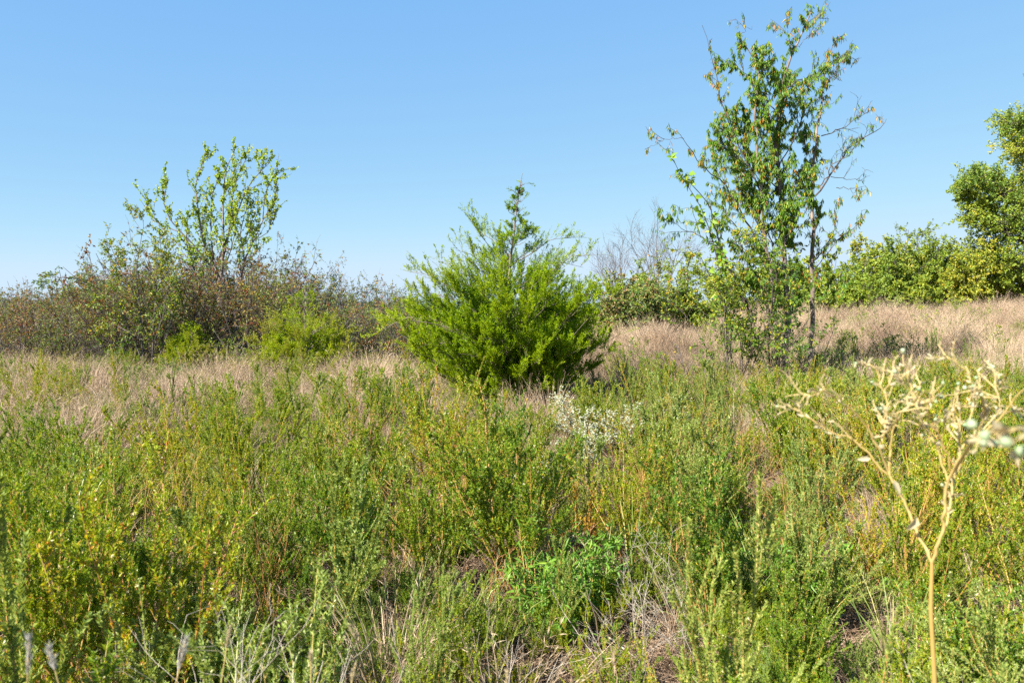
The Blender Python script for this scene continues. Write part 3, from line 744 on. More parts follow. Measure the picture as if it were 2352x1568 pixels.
def cedar(foot, H, prof, nb, seed, label, name='cedar_tree', lead=None, sec=12, group=None, yaw=0.0, tone0=.5, stripw=.0105, spray=1.0, thin_top=1.0, zpow=1.15, extra=()):
    """a young cedar: upright leader, ascending branches, feathery sprays"""
    rng = np.random.default_rng(seed); foot = np.array(foot, float)
    root = thing(name, foot, label, 'cedar', group)
    tk, br, cr = Acc(), Acc(), Acc()
    lead = np.array([[0, 0, -.05], [.0, 0, H]]) if lead is None else lead - foot
    lead = resample(lead, 24); lead[0, 2] = -.05
    tk.tubes(lead, .045 * (H / 3.6) * (1 - np.linspace(0, 1, 25)) ** 1.1 + .004, 7, .5)
    def prof_r(z, c):           # c: cosine of the direction to the right
        zs, rl, rr = np.array(prof).T
        a, b = np.interp(z / H, zs, rl), np.interp(z / H, zs, rr)
        return np.where(c > 0, b, a) * np.abs(c) + (a + b) / 2 * (1 - np.abs(c))
    az = rng.uniform(0, 6.283, nb); u = rng.random(nb)
    zt = H * (.08 + .88 * u ** zpow)                     # height of the branch tip
    rad = prof_r(zt, np.cos(az)) * rng.uniform(.62, 1.06, nb)
    zb = np.clip(zt - rad * rng.uniform(.35, .85, nb), .08, None)
    S0 = np.stack([np.interp(zb, lead[:, 2], lead[:, i]) for i in range(3)], 1)
    tipc = np.stack([np.interp(zt, lead[:, 2], lead[:, i]) for i in range(3)], 1)
    E = tipc + np.stack([rad * np.cos(az), rad * np.sin(az), 0 * az], 1)
    tt = np.linspace(0, 1, 9)[None, :, None]
    arch = np.stack([0 * az, 0 * az, .10 * rad * rng.normal(0, 1, nb)], 1)[:, None] * np.sin(tt * math.pi)
    A = S0[:, None] * (1 - tt) + E[:, None] * tt + arch
    A[:, 1:] += rng.normal(0, .010, A[:, 1:].shape)
    ln = np.linalg.norm(E - S0, axis=1)
    for q in extra:
        q = resample(np.array(q) - foot, 8); A = np.concatenate([A, q[None]]); ln = np.append(ln, np.linalg.norm(q[-1] - q[0]) * 1.15); az = np.append(az, 0); rad = np.append(rad, 0)
    nb = len(A)
    br.tubes(A, taper(.004 + .007 * ln / 1.5, .0018, nb, 9), 4, .5)
    wgt = ln ** 1.25 + .008
    P2, D2, i2, t2 = kids(A, sec, .25, 1, .35, .95, rng, up=.75, weight=wgt)
    L2 = np.clip(ln[i2], .05, 1.1) * rng.uniform(.16, .40, len(i2)) * (1.2 - .5 * t2) * spray + .02 + .03 * np.clip(ln[i2] * 3, 0, 1)
    B = grow(P2, D2, L2, 5, .08, (0, 0, .3), rng)
    br.tubes(B, taper(.0024, .0009, len(B), 6), 3, .5)
    P3, D3, i3, t3 = kids(B, 14, .05, 1, .3, .65, rng, up=.2)
    L3 = np.clip(L2[i3], .08, .35) * rng.uniform(.16, .36, len(i3)) * (1.2 - .9 * t3) + .012
    C = grow(P3, D3, L3, 3, .08, (0, 0, .1), rng)
    # the leader's own little sprays
    P4, D4, i4, t4 = kids(lead[None], int(48 * H / 3.6), .5, 1, .45, 1.0, rng, up=.35)
    C4 = grow(P4, D4, rng.uniform(.03, .19, len(i4)) * (1.2 - t4), 4, .1, (0, 0, -.05), rng)
    def strips(br_, per, size, w):
        idx = np.repeat(np.arange(len(br_)), per); t_ = rng.random(len(idx))
        Q, T = on_branch(br_, idx, t_)
        kp = rng.random(len(Q)) > .74 * sstep(.42, .66, Q[:, 2] / H) * thin_top; Q, T = Q[kp], T[kp]
        d = unit(T + rng.normal(0, .42, T.shape) + np.array([0, 0, .1])); s_ = size * rng.uniform(.6, 1.4, len(Q))
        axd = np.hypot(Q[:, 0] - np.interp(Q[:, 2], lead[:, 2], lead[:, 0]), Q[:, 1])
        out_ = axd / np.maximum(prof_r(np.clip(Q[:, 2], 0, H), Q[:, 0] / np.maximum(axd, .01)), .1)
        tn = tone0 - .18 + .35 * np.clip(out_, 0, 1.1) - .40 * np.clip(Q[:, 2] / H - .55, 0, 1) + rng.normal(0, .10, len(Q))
        cr.leaves(Q, d, rng.normal(0, 1, Q.shape), s_, w, np.clip(tn, 0, 1), fold=.3)
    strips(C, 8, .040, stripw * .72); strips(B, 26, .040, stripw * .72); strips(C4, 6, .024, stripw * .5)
    # whip-like shoot tips reaching past the outline
    m = rng.choice(nb, max(nb // 2, 6)); T_ = unit(A[m, -1] - A[m, -3])
    W = grow(A[m, -1], T_ + np.array([0, 0, .15]), rng.uniform(.15, .55, len(m)) * np.clip(ln[m], .3, 1), 6, .06, (0, 0, -.5), rng)
    br.tubes(W, taper(.0022, .0008, len(W), 7), 3, .5)
    W2P, W2D, wi, wt = kids(W, 7, 0, 1, .3, .6, rng); W2 = grow(W2P, W2D, rng.uniform(.03, .10, len(wi)) * (1.1 - wt), 3, .08, (0, 0, 0), rng)
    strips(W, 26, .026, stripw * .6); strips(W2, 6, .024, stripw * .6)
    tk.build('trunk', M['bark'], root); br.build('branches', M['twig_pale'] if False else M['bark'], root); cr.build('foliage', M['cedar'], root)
    return root

def main_cedar():
    Y = 12.2; zm = zmap(784, 343, .4375, .4375)
    foot = at(1205, 985, Y); foot[2] = float(gz(foot[0], Y)) - .03
    lead = [at(*zm(p), Y) for p in ((905, 1400), (895, 1100), (880, 760), (885, 600), (905, 450), (915, 350), (932, 220), (950, 125))]
    H = lead[-1][2] - foot[2]; lead[0] = foot
    k = .4375 * Y / FPX
    def zf(y): return (at(CX, zm((0, y))[1], Y)[2] - foot[2]) / H
    rows = [(1420, 60, 60), (1330, 150, 200), (1250, 270, 320), (1150, 470, 420), (1000, 600, 500), (850, 590, 490), (720, 450, 430), (640, 340, 380), (560, 215, 260), (500, 135, 165), (440, 82, 96), (380, 44, 50), (300, 30, 34), (200, 16, 34), (125, 3, 3)]
    prof = [(zf(y), l * k * 1.0, r * k * 1.03) for y, l, r in rows]; prof = sorted(prof)
    ex = []
    for dy, pl in ((-.3, [(895, 640), (800, 540), (740, 460), (675, 370)]), (.2, [(885, 560), (820, 490), (760, 455), (690, 410)]), (.3, [(905, 600), (1010, 540), (1100, 470), (1215, 465)]), (-.4, [(890, 720), (760, 620), (680, 550), (600, 528)]),
                   (.4, [(890, 780), (700, 690), (590, 610), (515, 585)]), (-.3, [(900, 760), (1080, 660), (1210, 560), (1335, 555)]), (.5, [(900, 700), (1060, 610), (1150, 590), (1270, 620)]), (.2, [(890, 860), (620, 760), (480, 660), (350, 640)]),
                   (-.5, [(895, 900), (1150, 800), (1300, 760), (1460, 790)]), (.3, [(885, 960), (520, 900), (330, 880), (200, 960)]), (.2, [(905, 500), (960, 470), (1010, 440)]), (-.2, [(915, 350), (880, 330), (868, 300)])):
        ex.append([at(*zm(q), Y + dy * i / (len(pl) - 1)) for i, q in enumerate(pl)])
    cedar(foot, H, prof, 330, 501, 'large bright green cedar with a thin leader, in the centre of the field', lead=np.array(lead), sec=11, zpow=1.3, tone0=.6, thin_top=.85, extra=ex)
main_cedar()
pr0 = [(0, .35, .35), (.2, .9, .9), (.45, .85, .8), (.7, .5, .5), (.88, .2, .2), (1, .02, .02)]
def small_cedar(px, Y, topy, sc, seed, label, lean=(0, 0)):
    f = np.array(ft(px, Y)); H = at(px, topy, Y)[2] - f[2]
    lead = np.array([f, f + [lean[0] * .5, 0, H * .5], f + [lean[0], 0, H]])
    cedar(f, H, [(z, a * sc, b * sc) for z, a, b in pr0], 100, seed, label, lead=lead, sec=7, tone0=.78, stripw=.013, spray=1.5)
small_cedar(700, 17.2, 655, 1.25, 511, 'yellow green young cedar in front of the reddish thicket on the left')
small_cedar(440, 18.2, 735, .8, 512, 'small low cedar tucked under the thicket right of the twiggy small tree')
small_cedar(645, 16.6, 770, .6, 513, 'smallest cedar at the left foot of the yellow green young cedar')

def left_tree():
    rng = np.random.default_rng(601); Y = 21.0; zm = zmap(0, 294, .375, .375)
    foot = np.array(ft(505, Y))
    root = thing('pale_leaved_tree', foot, 'vase shaped tree with pale yellow green leaves rising above the left thicket', 'tree')
    F0 = (1347, 1330)
    T = [([F0, (1340, 1000), (1330, 870), (1250, 720), (1215, 520), (1195, 350), (1235, 230), (1265, 130)], .6, .05),
         ([(1342, 1100), (1370, 700), (1365, 450), (1380, 260), (1440, 130)], -.4, .04), ([(1355, 850), (1400, 650), (1430, 380), (1470, 260), (1520, 165)], .9, .03),
         ([(1340, 800), (1440, 560), (1490, 420), (1540, 330), (1610, 250), (1650, 215)], -.9, .03), ([(1360, 1200), (1470, 960), (1500, 800), (1560, 680), (1610, 560), (1680, 450), (1700, 300), (1740, 275)], .3, .035),
         ([(1335, 900), (1250, 800), (1190, 720), (1110, 640), (1040, 560), (1000, 450), (1030, 300)], -.3, .03), ([(1110, 640), (1000, 600), (930, 560), (890, 430)], .3, .018),
         ([(1345, 1150), (1250, 980), (1180, 850), (1140, 700), (1150, 560)], -1.0, .025), ([(1350, 950), (1300, 760), (1290, 560), (1300, 400), (1340, 300)], 1.0, .025),
         ([(1470, 950), (1500, 820), (1470, 650), (1500, 520), (1560, 420)], .8, .02), ([(1560, 690), (1640, 640), (1680, 560)], .3, .012), ([(1345, 1180), (1200, 1050), (1060, 950), (990, 820), (980, 650)], -.5, .02),
         ([(1380, 400), (1420, 320), (1440, 240)], .3, .01), ([(1360, 900), (1410, 760), (1440, 640), (1420, 500)], -.8, .018), ([(1350, 1000), (1250, 900), (1200, 780), (1230, 640), (1260, 500)], .9, .02), ([(1500, 850), (1570, 760), (1620, 700)], -.4, .012), ([(1480, 900), (1460, 760), (1540, 600), (1600, 480)], .5, .016), ([(1610, 560), (1620, 430), (1650, 330), (1700, 260)], -.4, .012)]
    tk, br, cr = Acc(), Acc(), Acc()
    for p, dy, r0 in T:
        L = limb(p, Y, zm, dy, rng, 16)
        if p[0] == F0: L[0] = foot - [0, 0, .03]
        (tk if r0 >= .035 else br).tubes(L - foot, np.linspace(r0, .006, 17), 6, .5)
        ln = np.linalg.norm(np.diff(L, axis=0), axis=1).sum(); n = int(ln * 6)
        P, D, ix, t = kids(L[None], n, .30, 1, .4, 1.0, rng, up=.35); LL = rng.uniform(.3, 1.05, n) * (1.2 - .75 * t)
        A = grow(P, D, LL, 5, .09, (0, 0, .3), rng); br.tubes(A - foot, taper(.008, .003, n, 6), 3, .5)
        P2, D2, i2, t2 = kids(A, 2, .2, .9, .4, .9, rng, up=.3); B = grow(P2, D2, LL[i2] * .45, 3, .1, (0, 0, .2), rng)
        br.tubes(B - foot, taper(.004, .002, len(B), 4), 3, .5)
        for arr, k, t0 in ((A, 12, .15), (B, 10, .1), (L[None], 10, .5)):
            idx = np.repeat(np.arange(len(arr)), k); tt = rng.uniform(t0, 1, len(idx)); Q, Tn = on_branch(arr, idx, tt)
            d = unit(Tn * .2 + rng.normal(0, .55, Tn.shape) + np.array([0, 0, -.45])); s_ = rng.uniform(.042, .080, len(Q))
            tn = .52 + rng.normal(0, .15, len(Q)); tn = np.where(rng.random(len(Q)) < .04, .95, tn)
            cr.leaves(Q - foot, d, rng.normal(0, .7, Q.shape) + np.array([-.2, -.3, .5]), s_, s_ * .68, np.clip(tn, 0, 1), broad=True)
    tk.build('trunk', M['bark'], root); br.build('branches', M['twig_grey'], root); cr.build('crown', M['elm'], root)
left_tree()

def small_left_tree():
    rng = np.random.default_rng(611); Y = 18.0; zm = zmap(0, 294, .375, .375)
    foot = np.array(ft(342, Y))
    root = thing('twiggy_small_tree', foot, 'small many-stemmed tree with thin olive leaves at left, taller than the thicket', 'tree')
    T = [([(900, 1540), (870, 1350), (860, 1100), (830, 900), (850, 750), (880, 600), (870, 520)], .3, .022), ([(930, 1500), (940, 1200), (960, 950), (970, 760), (980, 600)], -.3, .02),
         ([(910, 1520), (800, 1250), (700, 1000), (680, 860), (665, 740), (645, 650)], -.4, .018), ([(940, 1500), (1030, 1250), (1090, 1000), (1100, 800)], .4, .018),
         ([(860, 1100), (800, 900), (760, 800), (720, 740)], .4, .01), ([(870, 1250), (760, 1150), (650, 1080), (560, 1040)], -.5, .013), ([(960, 1000), (1010, 880), (1020, 740), (1060, 680)], .3, .01),
         ([(860, 620), (820, 560), (800, 500)], .1, .004), ([(930, 1350), (1000, 1150), (1040, 900), (1000, 700)], -.6, .012), ([(880, 1300), (700, 1200), (600, 1250)], .6, .012)]
    st, cr = Acc(), Acc()
    for p, dy, r0 in T:
        L = limb(p, Y, zm, dy, rng, 12)
        if r0 > .0175: L[0] = foot + rng.normal(0, .05, 3) * [1, 1, 0] - [0, 0, .05]
        st.tubes(L - foot, np.linspace(r0, .003, 13), 5, .5); ln = np.linalg.norm(np.diff(L, axis=0), axis=1).sum(); n = int(ln * 9) + 2
        P, D, ix, t = kids(L[None], n, .2, 1, .5, 1.1, rng, up=.1); LL = rng.uniform(.2, .6, n) * (1.2 - .7 * t)
        A = grow(P, D, LL, 5, .13, (0, 0, .1), rng); st.tubes(A - foot, taper(.005, .0025, n, 6), 3, .5)
        P2, D2, i2, t2 = kids(A, 3, .2, .9, .4, 1, rng); B = grow(P2, D2, LL[i2] * .45, 3, .15, (0, 0, 0), rng); st.tubes(B - foot, taper(.003, .002, len(B), 4), 3, .5)
        for arr, k in ((A, 6), (B, 4)):
            idx = np.repeat(np.arange(len(arr)), k); Q, Tn = on_branch(arr, idx, rng.random(len(idx)))
            d = unit(Tn * .3 + rng.normal(0, .6, Tn.shape) + np.array([0, 0, -.4])); s_ = rng.uniform(.05, .09, len(Q))
            tn = .5 + rng.normal(0, .22, len(Q)); cr.leaves(Q - foot, d, rng.normal(0, 1, Q.shape), s_, s_ * .42, np.clip(tn, 0, 1))
    st.build('stems', M['twig_grey'], root); cr.build('crown', M['yellow'], root)
small_left_tree()

# the reddish grey thicket on the left: prototypes, then copies
def thicket():
    rng = np.random.default_rng(701)
    kinds = [dict(h=2.1, r=1.5, leafm='thicket', twigm='twig_grey', tone=(.22, .24), per=5, t_leaf=.22, look='grey twiggy shrub with olive and red leaves'),
             dict(h=1.9, r=1.5, leafm='thicket', twigm='twig_grey', tone=(.55, .27), per=3.6, t_leaf=.25, look='grey twiggy shrub with dark red leaves'),
             dict(h=2.2, r=1.3, leafm='thicket', twigm='twig_grey', tone=(.15, .2), per=6, t_leaf=.2, look='grey twiggy shrub with green leaves')]
    protos = []
    spots = []
    # rows from front to back
    for px in np.arange(-60, 1010, 62): spots.append((px + rng.normal(0, 16), 19.6 + rng.normal(0, .5), .80))
    for px in np.arange(-40, 1020, 66): spots.append((px + rng.normal(0, 18), 21.8 + rng.normal(0, .5), .95))
    for px in np.arange(-60, 1120, 80): spots.append((px + rng.normal(0, 20), 24.5 + rng.normal(0, .7), 1.02))
    cnt = {}
    for i, (px, Y, s_) in enumerate(spots):
        # the thicket's top line in the picture, by position
        top = np.interp(px, [-60, 60, 180, 300, 420, 520, 600, 680, 760, 850, 930, 1000, 1100], [664, 655, 655, 605, 560, 590, 600, 620, 640, 655, 662, 670, 690])
        q = i % 3 if rng.random() < .6 else int(rng.integers(3))
        if px < 260: q = [0, 1, 1][i % 3]
        if 520 < px < 760: q = 1 if rng.random() < .6 else 2
        kd = kinds[q]
        f = ft(px, Y); want = at(px, top + (26 if Y < 20.5 else 8) + rng.uniform(-4, 14), Y)[2] - f[2]
        sc = want / (kd['h'] * .9)
        zone = 'at the left edge of the photo' if px < 170 else 'around the twiggy small tree' if px < 430 else 'below the pale leaved tree' if px < 640 else 'behind the young cedars' if px < 830 else 'just left of the large cedar'
        row = 'front row' if Y < 20.7 else 'middle row' if Y < 23.3 else 'back row'
        lab = f"{kd['look']} {zone}, {row}"
        if len(lab.split()) > 16: lab = f"{kd['look']} {zone}"
        grp = 'thicket: ' + lab
        key = (q, len([1 for p_ in protos if p_[0] == q]))
        have = [p_ for p_ in protos if p_[0] == q]
        if len(have) < 2:
            r = leafy('thicket_shrub', f, kd['h'], kd['r'], 15, 710 + i, kd['leafm'], kd['twigm'], lab, 'shrub', grp, leaf=.05, wr=.5, per=kd['per'], tone=kd['tone'],
                      stem_r=.013, wob=.16, lvl=(9, 5), t_leaf=kd['t_leaf'], low=.12)
            protos.append((q, r)); r.scale = (max(sc, .8), max(sc, .8), sc)
        else:
            r = copy_thing(have[i % 2][1], f, rng.uniform(0, 6.28), (max(sc, .85) * rng.uniform(.9, 1.15), max(sc, .85), sc), lab, grp, (rng.normal(0, .05), rng.normal(0, .05)))
thicket()

leafy('dark_leaved_shrub', ft(640, 23.0), 3.25, 1.45, 13, 751, 'thicket', 'twig_dark', 'tall dark shrub with blackish green and maroon leaves right of the pale leaved tree', leaf=.055, per=4.5, tone=(.32, .35), lvl=(10, 4), low=.3)
leafy('dark_leaved_shrub', ft(585, 21.5), 2.6, 1.0, 9, 752, 'bush', 'twig_grey', 'green leafy shrub under the right side of the pale leaved tree', leaf=.06, per=4, tone=(.4, .2), lvl=(8, 4), low=.3)
leafy('small_sapling', ft(796, 20.0), 2.85, .45, 3, 753, 'yellow', 'twig_grey', 'thin sapling with two curved bare shoots above the thicket', 'sapling', leaf=.05, per=1.2, tone=(.5, .3), lvl=(7, 3), low=.3, wob=.08)
leafy('small_sapling', ft(912, 20.5), 2.05, .4, 3, 754, 'thicket', 'twig_grey', 'spindly sapling poking up left of the large cedar', 'sapling', leaf=.045, per=1.0, tone=(.7, .2), lvl=(6, 3), low=.3, wob=.1)
leafy('small_sapling', ft(30, 20.0), 2.45, .35, 3, 755, 'thicket', 'twig_grey', 'spindly sapling with a few leaves at the far left edge', 'sapling', leaf=.05, per=1.4, tone=(.2, .2), lvl=(6, 3), low=.4, wob=.1)
for i_, (px_, Y_, h_, r_, m_, t_, lb_) in enumerate(((255, 18.6, 1.0, .8, 'yellow', .3, 'low yellow green shrub before the thicket, left of the twiggy small tree'), (560, 18.4, 1.1, .9, 'bush', .45, 'low green shrub before the thicket, between the two left cedars'),
        (860, 17.8, 1.0, .8, 'bush', .5, 'low green shrub before the thicket, just left of the large cedar'), (90, 18.8, 1.1, .9, 'thicket', .2, 'low olive shrub before the thicket at the far left'), (1900, 17.5, .95, .8, 'bush', .5, 'low green shrub in the weeds right of the tall tree'),
        (2120, 21.5, 1.1, 1.0, 'bush', .55, 'low green shrub halfway up the dry grass slope'), (1990, 24.5, 1.0, 1.0, 'bush', .4, 'low dark green shrub near the crest of the dry grass slope'), (2215, 25.5, .95, 1.1, 'bush', .5, 'low green shrub on the crest below the big leafy tree'),
        (2050, 18.2, .9, .8, 'yellow', .4, 'low yellow green shrub at the lower edge of the dry grass slope'), (1700, 20.5, .9, .8, 'bush', .5, 'low green shrub in the dry grass behind the tall tree'), (400, 16.8, .7, .7, 'yellow', .35, 'low sprawling shrub in the tan grass before the small low cedar'), (700, 15.2, .7, .7, 'bush', .5, 'low green shrub in the tan grass before the yellow green young cedar'), (2300, 19, 1.0, .9, 'bush', .6, 'yellow green shrub on the dry grass slope near the right edge'), (1480, 16.5, .8, .7, 'yellow', .35, 'low sprawling shrub in the tan grass right of the large cedar'))):
    leafy('low_shrub', ft(px_, Y_), h_, r_, 12, 760 + i_, m_, 'twig_grey', lb_, leaf=.045, per=6, tone=(t_, .2), lvl=(8, 4), low=.08, wob=.16)
# round green shrubs farther off
def far_bush(px, Y, topy, rpx, seed, label, mat='bush', tone=(.45, .16), leaf=.11, group=None, per=7, nst=18, twig='twig_dark', **kw):
    f = ft(px, Y); h = at(px, topy, Y)[2] - f[2]; r = rpx / FPX * Y
    return leafy('leafy_bush', f, h / 1.03, r, nst, seed, mat, twig, label, 'bush', group, leaf=leaf, wr=.55, per=per * 1.7, tone=tone, lvl=(11, 5), low=.08, stem_r=.02 * h / 3, **kw)
far_bush(215, 33, 612, 95, 801, 'round green bush showing above the thicket on the left', tone=(.3, .12), leaf=.10)
far_bush(150, 34, 655, 70, 802, 'lower green bush left of the round green bush', tone=(.3, .12), leaf=.10)
far_bush(1900, 30, 585, 95, 803, 'green bush just right of the tall tree trunk', tone=(.4, .14))
far_bush(2010, 33, 560, 80, 804, 'mid green bush second from the tall tree in the right hedge row')
far_bush(2085, 34, 528, 95, 805, 'tallest feathery green bush in the middle of the right hedge row', tone=(.38, .16), leaf=.085)
far_bush(2170, 33, 560, 80, 806, 'olive bush left of the big leafy tree', tone=(.55, .15))
far_bush(2225, 31, 600, 75, 807, 'yellow tinted bush at the left foot of the big leafy tree', tone=(.66, .18))
far_bush(2055, 32, 570, 90, 818, 'green bush tucked between the two middle bushes of the right hedge row', tone=(.42, .16))
far_bush(2135, 35, 540, 90, 819, 'pale green bush at the back of the right hedge row', tone=(.5, .16), leaf=.09)
far_bush(1960, 28.5, 640, 85, 808, 'low light green bush in front of the right hedge row', tone=(.48, .14))
far_bush(2110, 29, 640, 85, 809, 'low green bush before the tallest bush of the right hedge row', tone=(.5, .16))
far_bush(2300, 31, 630, 70, 810, 'low green bush under the big leafy tree', tone=(.5, .14))
far_bush(1480, 26, 622, 105, 811, 'rounded bush with browning leaf edges between cedar and tall tree', mat='brownbush', tone=(.38, .27), leaf=.09, per=6, top_tone=.3)
far_bush(1405, 27, 668, 60, 812, 'low browning bush at the right shoulder of the large cedar', mat='brownbush', tone=(.38, .25), leaf=.09, per=5)
far_bush(1580, 26.5, 660, 70, 813, 'olive green bush right of the browning bush', tone=(.5, .2), per=5)
far_bush(1550, 42, 578, 80, 814, 'feathery pale green bush behind the browning bush', tone=(.45, .12), leaf=.13, per=4, nst=14)
far_bush(1440, 44, 622, 50, 815, 'small feathery green bush under the bare grey tree', tone=(.4, .12), leaf=.13, per=4, nst=10)
far_bush(1680, 38, 590, 70, 816, 'green bush seen through the foot of the tall tree', tone=(.45, .15), leaf=.12, per=5)
far_bush(1790, 36, 600, 75, 817, 'green bush straight behind the trunks of the tall tree', tone=(.45, .15), leaf=.12, per=5)

def bare_tree(px, Y, topy, spread, seed, label):
    rng = np.random.default_rng(seed); f = np.array(ft(px, Y)); H = at(px, topy, Y)[2] - f[2]
    root = thing('bare_tree', f, label, 'tree', None); tk, br = Acc(), Acc()
    n = 7; az = rng.uniform(0, 6.28, n); P = np.zeros((n, 3)); P[:, 2] = rng.uniform(0, .25, n) * H
    D = np.stack([np.cos(az) * spread, np.sin(az) * spread * .6, np.ones(n)], 1)
    A = grow(P, D, H * .75 * np.ones(n), 8, .09, (0, 0, .2), rng); tk.tubes(A, taper(.05, .015, n, 9), 5, .5)
    lv = A; r = .015
    for per, a, ls in ((5, .6, .42), (5, .6, .25), (4, .6, .13)):
        P, D, i, t = kids(lv, per, .25, 1, .35, a + .4, rng, up=.25); lv = grow(P, D, H * ls * rng.uniform(.6, 1.1, len(i)) * (1.1 - .4 * t), 5, .11, (0, 0, .15), rng)
        br.tubes(lv, taper(r, r * .5, len(lv), 6), 3, .5); r *= .55
    tk.build('trunk', M['twig_grey'], root); br.build('branches', M['twig_grey'], root)
bare_tree(1510, 55, 520, .45, 821, 'bare grey leafless tree against the sky left of the tall tree')
bare_tree(1430, 58, 575, .4, 822, 'smaller bare grey tree at the right shoulder of the large cedar')

def big_tree():
    rng = np.random.default_rng(831); Y = 31.0; foot = np.array(ft(2360, Y))
    root = thing('big_leafy_tree', foot, 'big leafy green and yellow tree cut by the right edge', 'tree')
    lobes = [(2330, 285, 55), (2352, 345, 60), (2245, 415, 55), (2300, 440, 75), (2380, 420, 90), (2235, 490, 45), (2300, 520, 85), (2380, 530, 95), (2270, 590, 55), (2330, 610, 70), (2400, 620, 90),
             (2420, 300, 95), (2470, 420, 110), (2480, 560, 110), (2300, 650, 45), (2440, 220, 80), (2215, 440, 25), (2350, 480, 80)]
    tr = resample(np.array([foot - [0, 0, .05], foot + [.1, 0, 1.5], at(2375, 430, Y), at(2420, 260, Y)]), 14)
    tk, br, cr = Acc(), Acc(), Acc(); tk.tubes(tr - foot, np.linspace(.22, .05, 15), 8, .5)
    k = Y / FPX
    for px, py, r in lobes:
        r *= k
        for dd in (-1, 0, 1):
            c = at(px, py, Y + dd * min(1.3, 1.3 * r)); j = np.argmin(np.linalg.norm(tr - (c - [0, 0, 1.2]), axis=1))
            L = resample(np.array([tr[j], (tr[j] + c) / 2 + [0, 0, -.15], c]), 6); br.tubes(L - foot, np.linspace(.04, .015, 7), 4, .5)
            n = 26; D = rng.normal(0, 1, (n, 3)); D[:, 2] = D[:, 2] * .8 + .25
            P = np.repeat(c[None], n, 0) + rng.normal(0, .12, (n, 3)); A = grow(P, D, r * rng.uniform(.6, 1.05, n) * (1 if dd == 0 else .8), 5, .15, (0, 0, .1), rng)
            br.tubes(A - foot, taper(.012, .004, n, 6), 3, .5)
            P2, D2, i2, t2 = kids(A, 5, .2, 1, .4, 1.1, rng); B = grow(P2, D2, r * rng.uniform(.2, .4, len(i2)), 3, .15, (0, 0, 0), rng)
            for arr, q in ((A, 8), (B, 9)):
                idx = np.repeat(np.arange(len(arr)), q); Q, Tn = on_branch(arr, idx, rng.random(len(idx)))
                d = unit(Tn * .3 + rng.normal(0, .7, Tn.shape) + np.array([0, 0, -.3])); s_ = rng.uniform(.07, .13, len(Q))
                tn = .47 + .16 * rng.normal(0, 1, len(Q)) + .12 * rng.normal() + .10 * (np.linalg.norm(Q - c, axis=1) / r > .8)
                cr.leaves(Q - foot, d, rng.normal(0, .8, Q.shape) + np.array([0, 0, .7]), s_, s_ * .55, np.clip(tn, 0, 1))
    tk.build('trunk', M['bark'], root); br.build('branches', M['twig_dark'], root); cr.build('crown', M['bush'], root)
big_tree()

def distant_woods():
    rng = np.random.default_rng(841); a = Acc(); n = 26000
    x = rng.uniform(-170, 170, n); y = 230 + rng.normal(0, 10, n) + 6 * wav(x, x, .03)
    top = 2.4 + .8 * wav(x, 0 * x, .10) + .9 * wav(x, 0 * x, .35, 3, 8); z = top * rng.random(n) ** .7
    Q = np.stack([x, y, gz(x, y) + z - .3], 1)
    a.leaves(Q, rng.normal(0, 1, Q.shape), rng.normal(0, 1, Q.shape), 1.3, 1.0, np.clip(rng.normal(.3, .2, n), 0, 1))
    tag(a.build('distant_woods', leaf_mat('distant_foliage', [(0, (.07, .12, .085)), (1, (.13, .19, .12))], transl=.2)), 'low blue green line of woods far off on the horizon', 'woods', kind='stuff')
distant_woods()

# ------------------------------------------------------------------ plants in the foreground that stand out
def weed_thing(name, px, d, h, seed, label, kind_kw, ms='stem_red', mf='clover', cat='weed', scale=(1, 1)):
    st, fo = weed_parts(np.random.default_rng(seed), h=h, **kind_kw)
    r = thing(name, ft(px, d), label, cat); st.build('stems', M[ms], r); fo.build('foliage', M[mf], r); r.scale = (scale[0], scale[0], scale[1]); return r
weed_thing('brown_stemmed_weed', 1148, 4.25, 1.18, 901, 'tall open weed with one brown main stem in the trodden gap', dict(n=1, spread=.05, branchy=44, dens=.9, gold=.14, bare=.3, lean=-.07, sr=2.2), scale=(1.25, 1))
weed_thing('brown_stemmed_weed', 1110, 5.4, 1.10, 902, 'feathery weed with yellow inner leaves directly below the large cedar', dict(n=5, spread=.45, branchy=16, gold=.3, dens=.9, sr=1.6))
weed_thing('golden_weed', 1330, 4.9, .62, 903, 'golden orange leaved weed right of the brown stemmed weed', dict(n=8, spread=.55, branchy=9, gold=.62, dens=.9, bare=.02))
weed_thing('golden_weed', 1265, 5.3, .55, 904, 'smaller golden leaved weed beside the brown stemmed weed', dict(n=6, spread=.5, branchy=8, gold=.5, dens=.9, bare=.02))
weed_thing('tall_wand_weed', 1605, 2.05, 1.22, 905, 'blurred tall green wands rising nearest at bottom right of centre', dict(n=4, spread=.15, branchy=6, leaf=.013, dens=1.2, spike=3.0, gold=.04), mf='clover_grey', cat='weed')
weed_thing('tall_wand_weed', 1995, 1.9, .98, 906, 'single leafy wand standing left of the cream dried stalk', dict(n=1, spread=.1, branchy=3, leaf=.013, dens=1.1, spike=3), mf='clover_grey')
weed_thing('upright_green_weed', 250, 1.65, .62, 907, 'bright yellow green upright shoots at the bottom left edge', dict(n=10, spread=.22, branchy=4, leaf=.015, dens=1.3, gold=.12, spike=3.5))
weed_thing('leaning_weed', 520, 8.0, .92, 908, 'dark green weed with arching shoots leaning left in the tan grass', dict(n=9, spread=.35, branchy=10, lean=-.35))
weed_thing('tall_left_weed', 90, 2.6, 1.18, 909, 'tallest blurred bushy weed at the left edge', dict(n=9, spread=.22, branchy=13))
weed_thing('tall_left_weed', 245, 2.9, 1.15, 910, 'tall pale budded weed right of the left edge weed', dict(n=6, spread=.2, branchy=12, gold=.12))
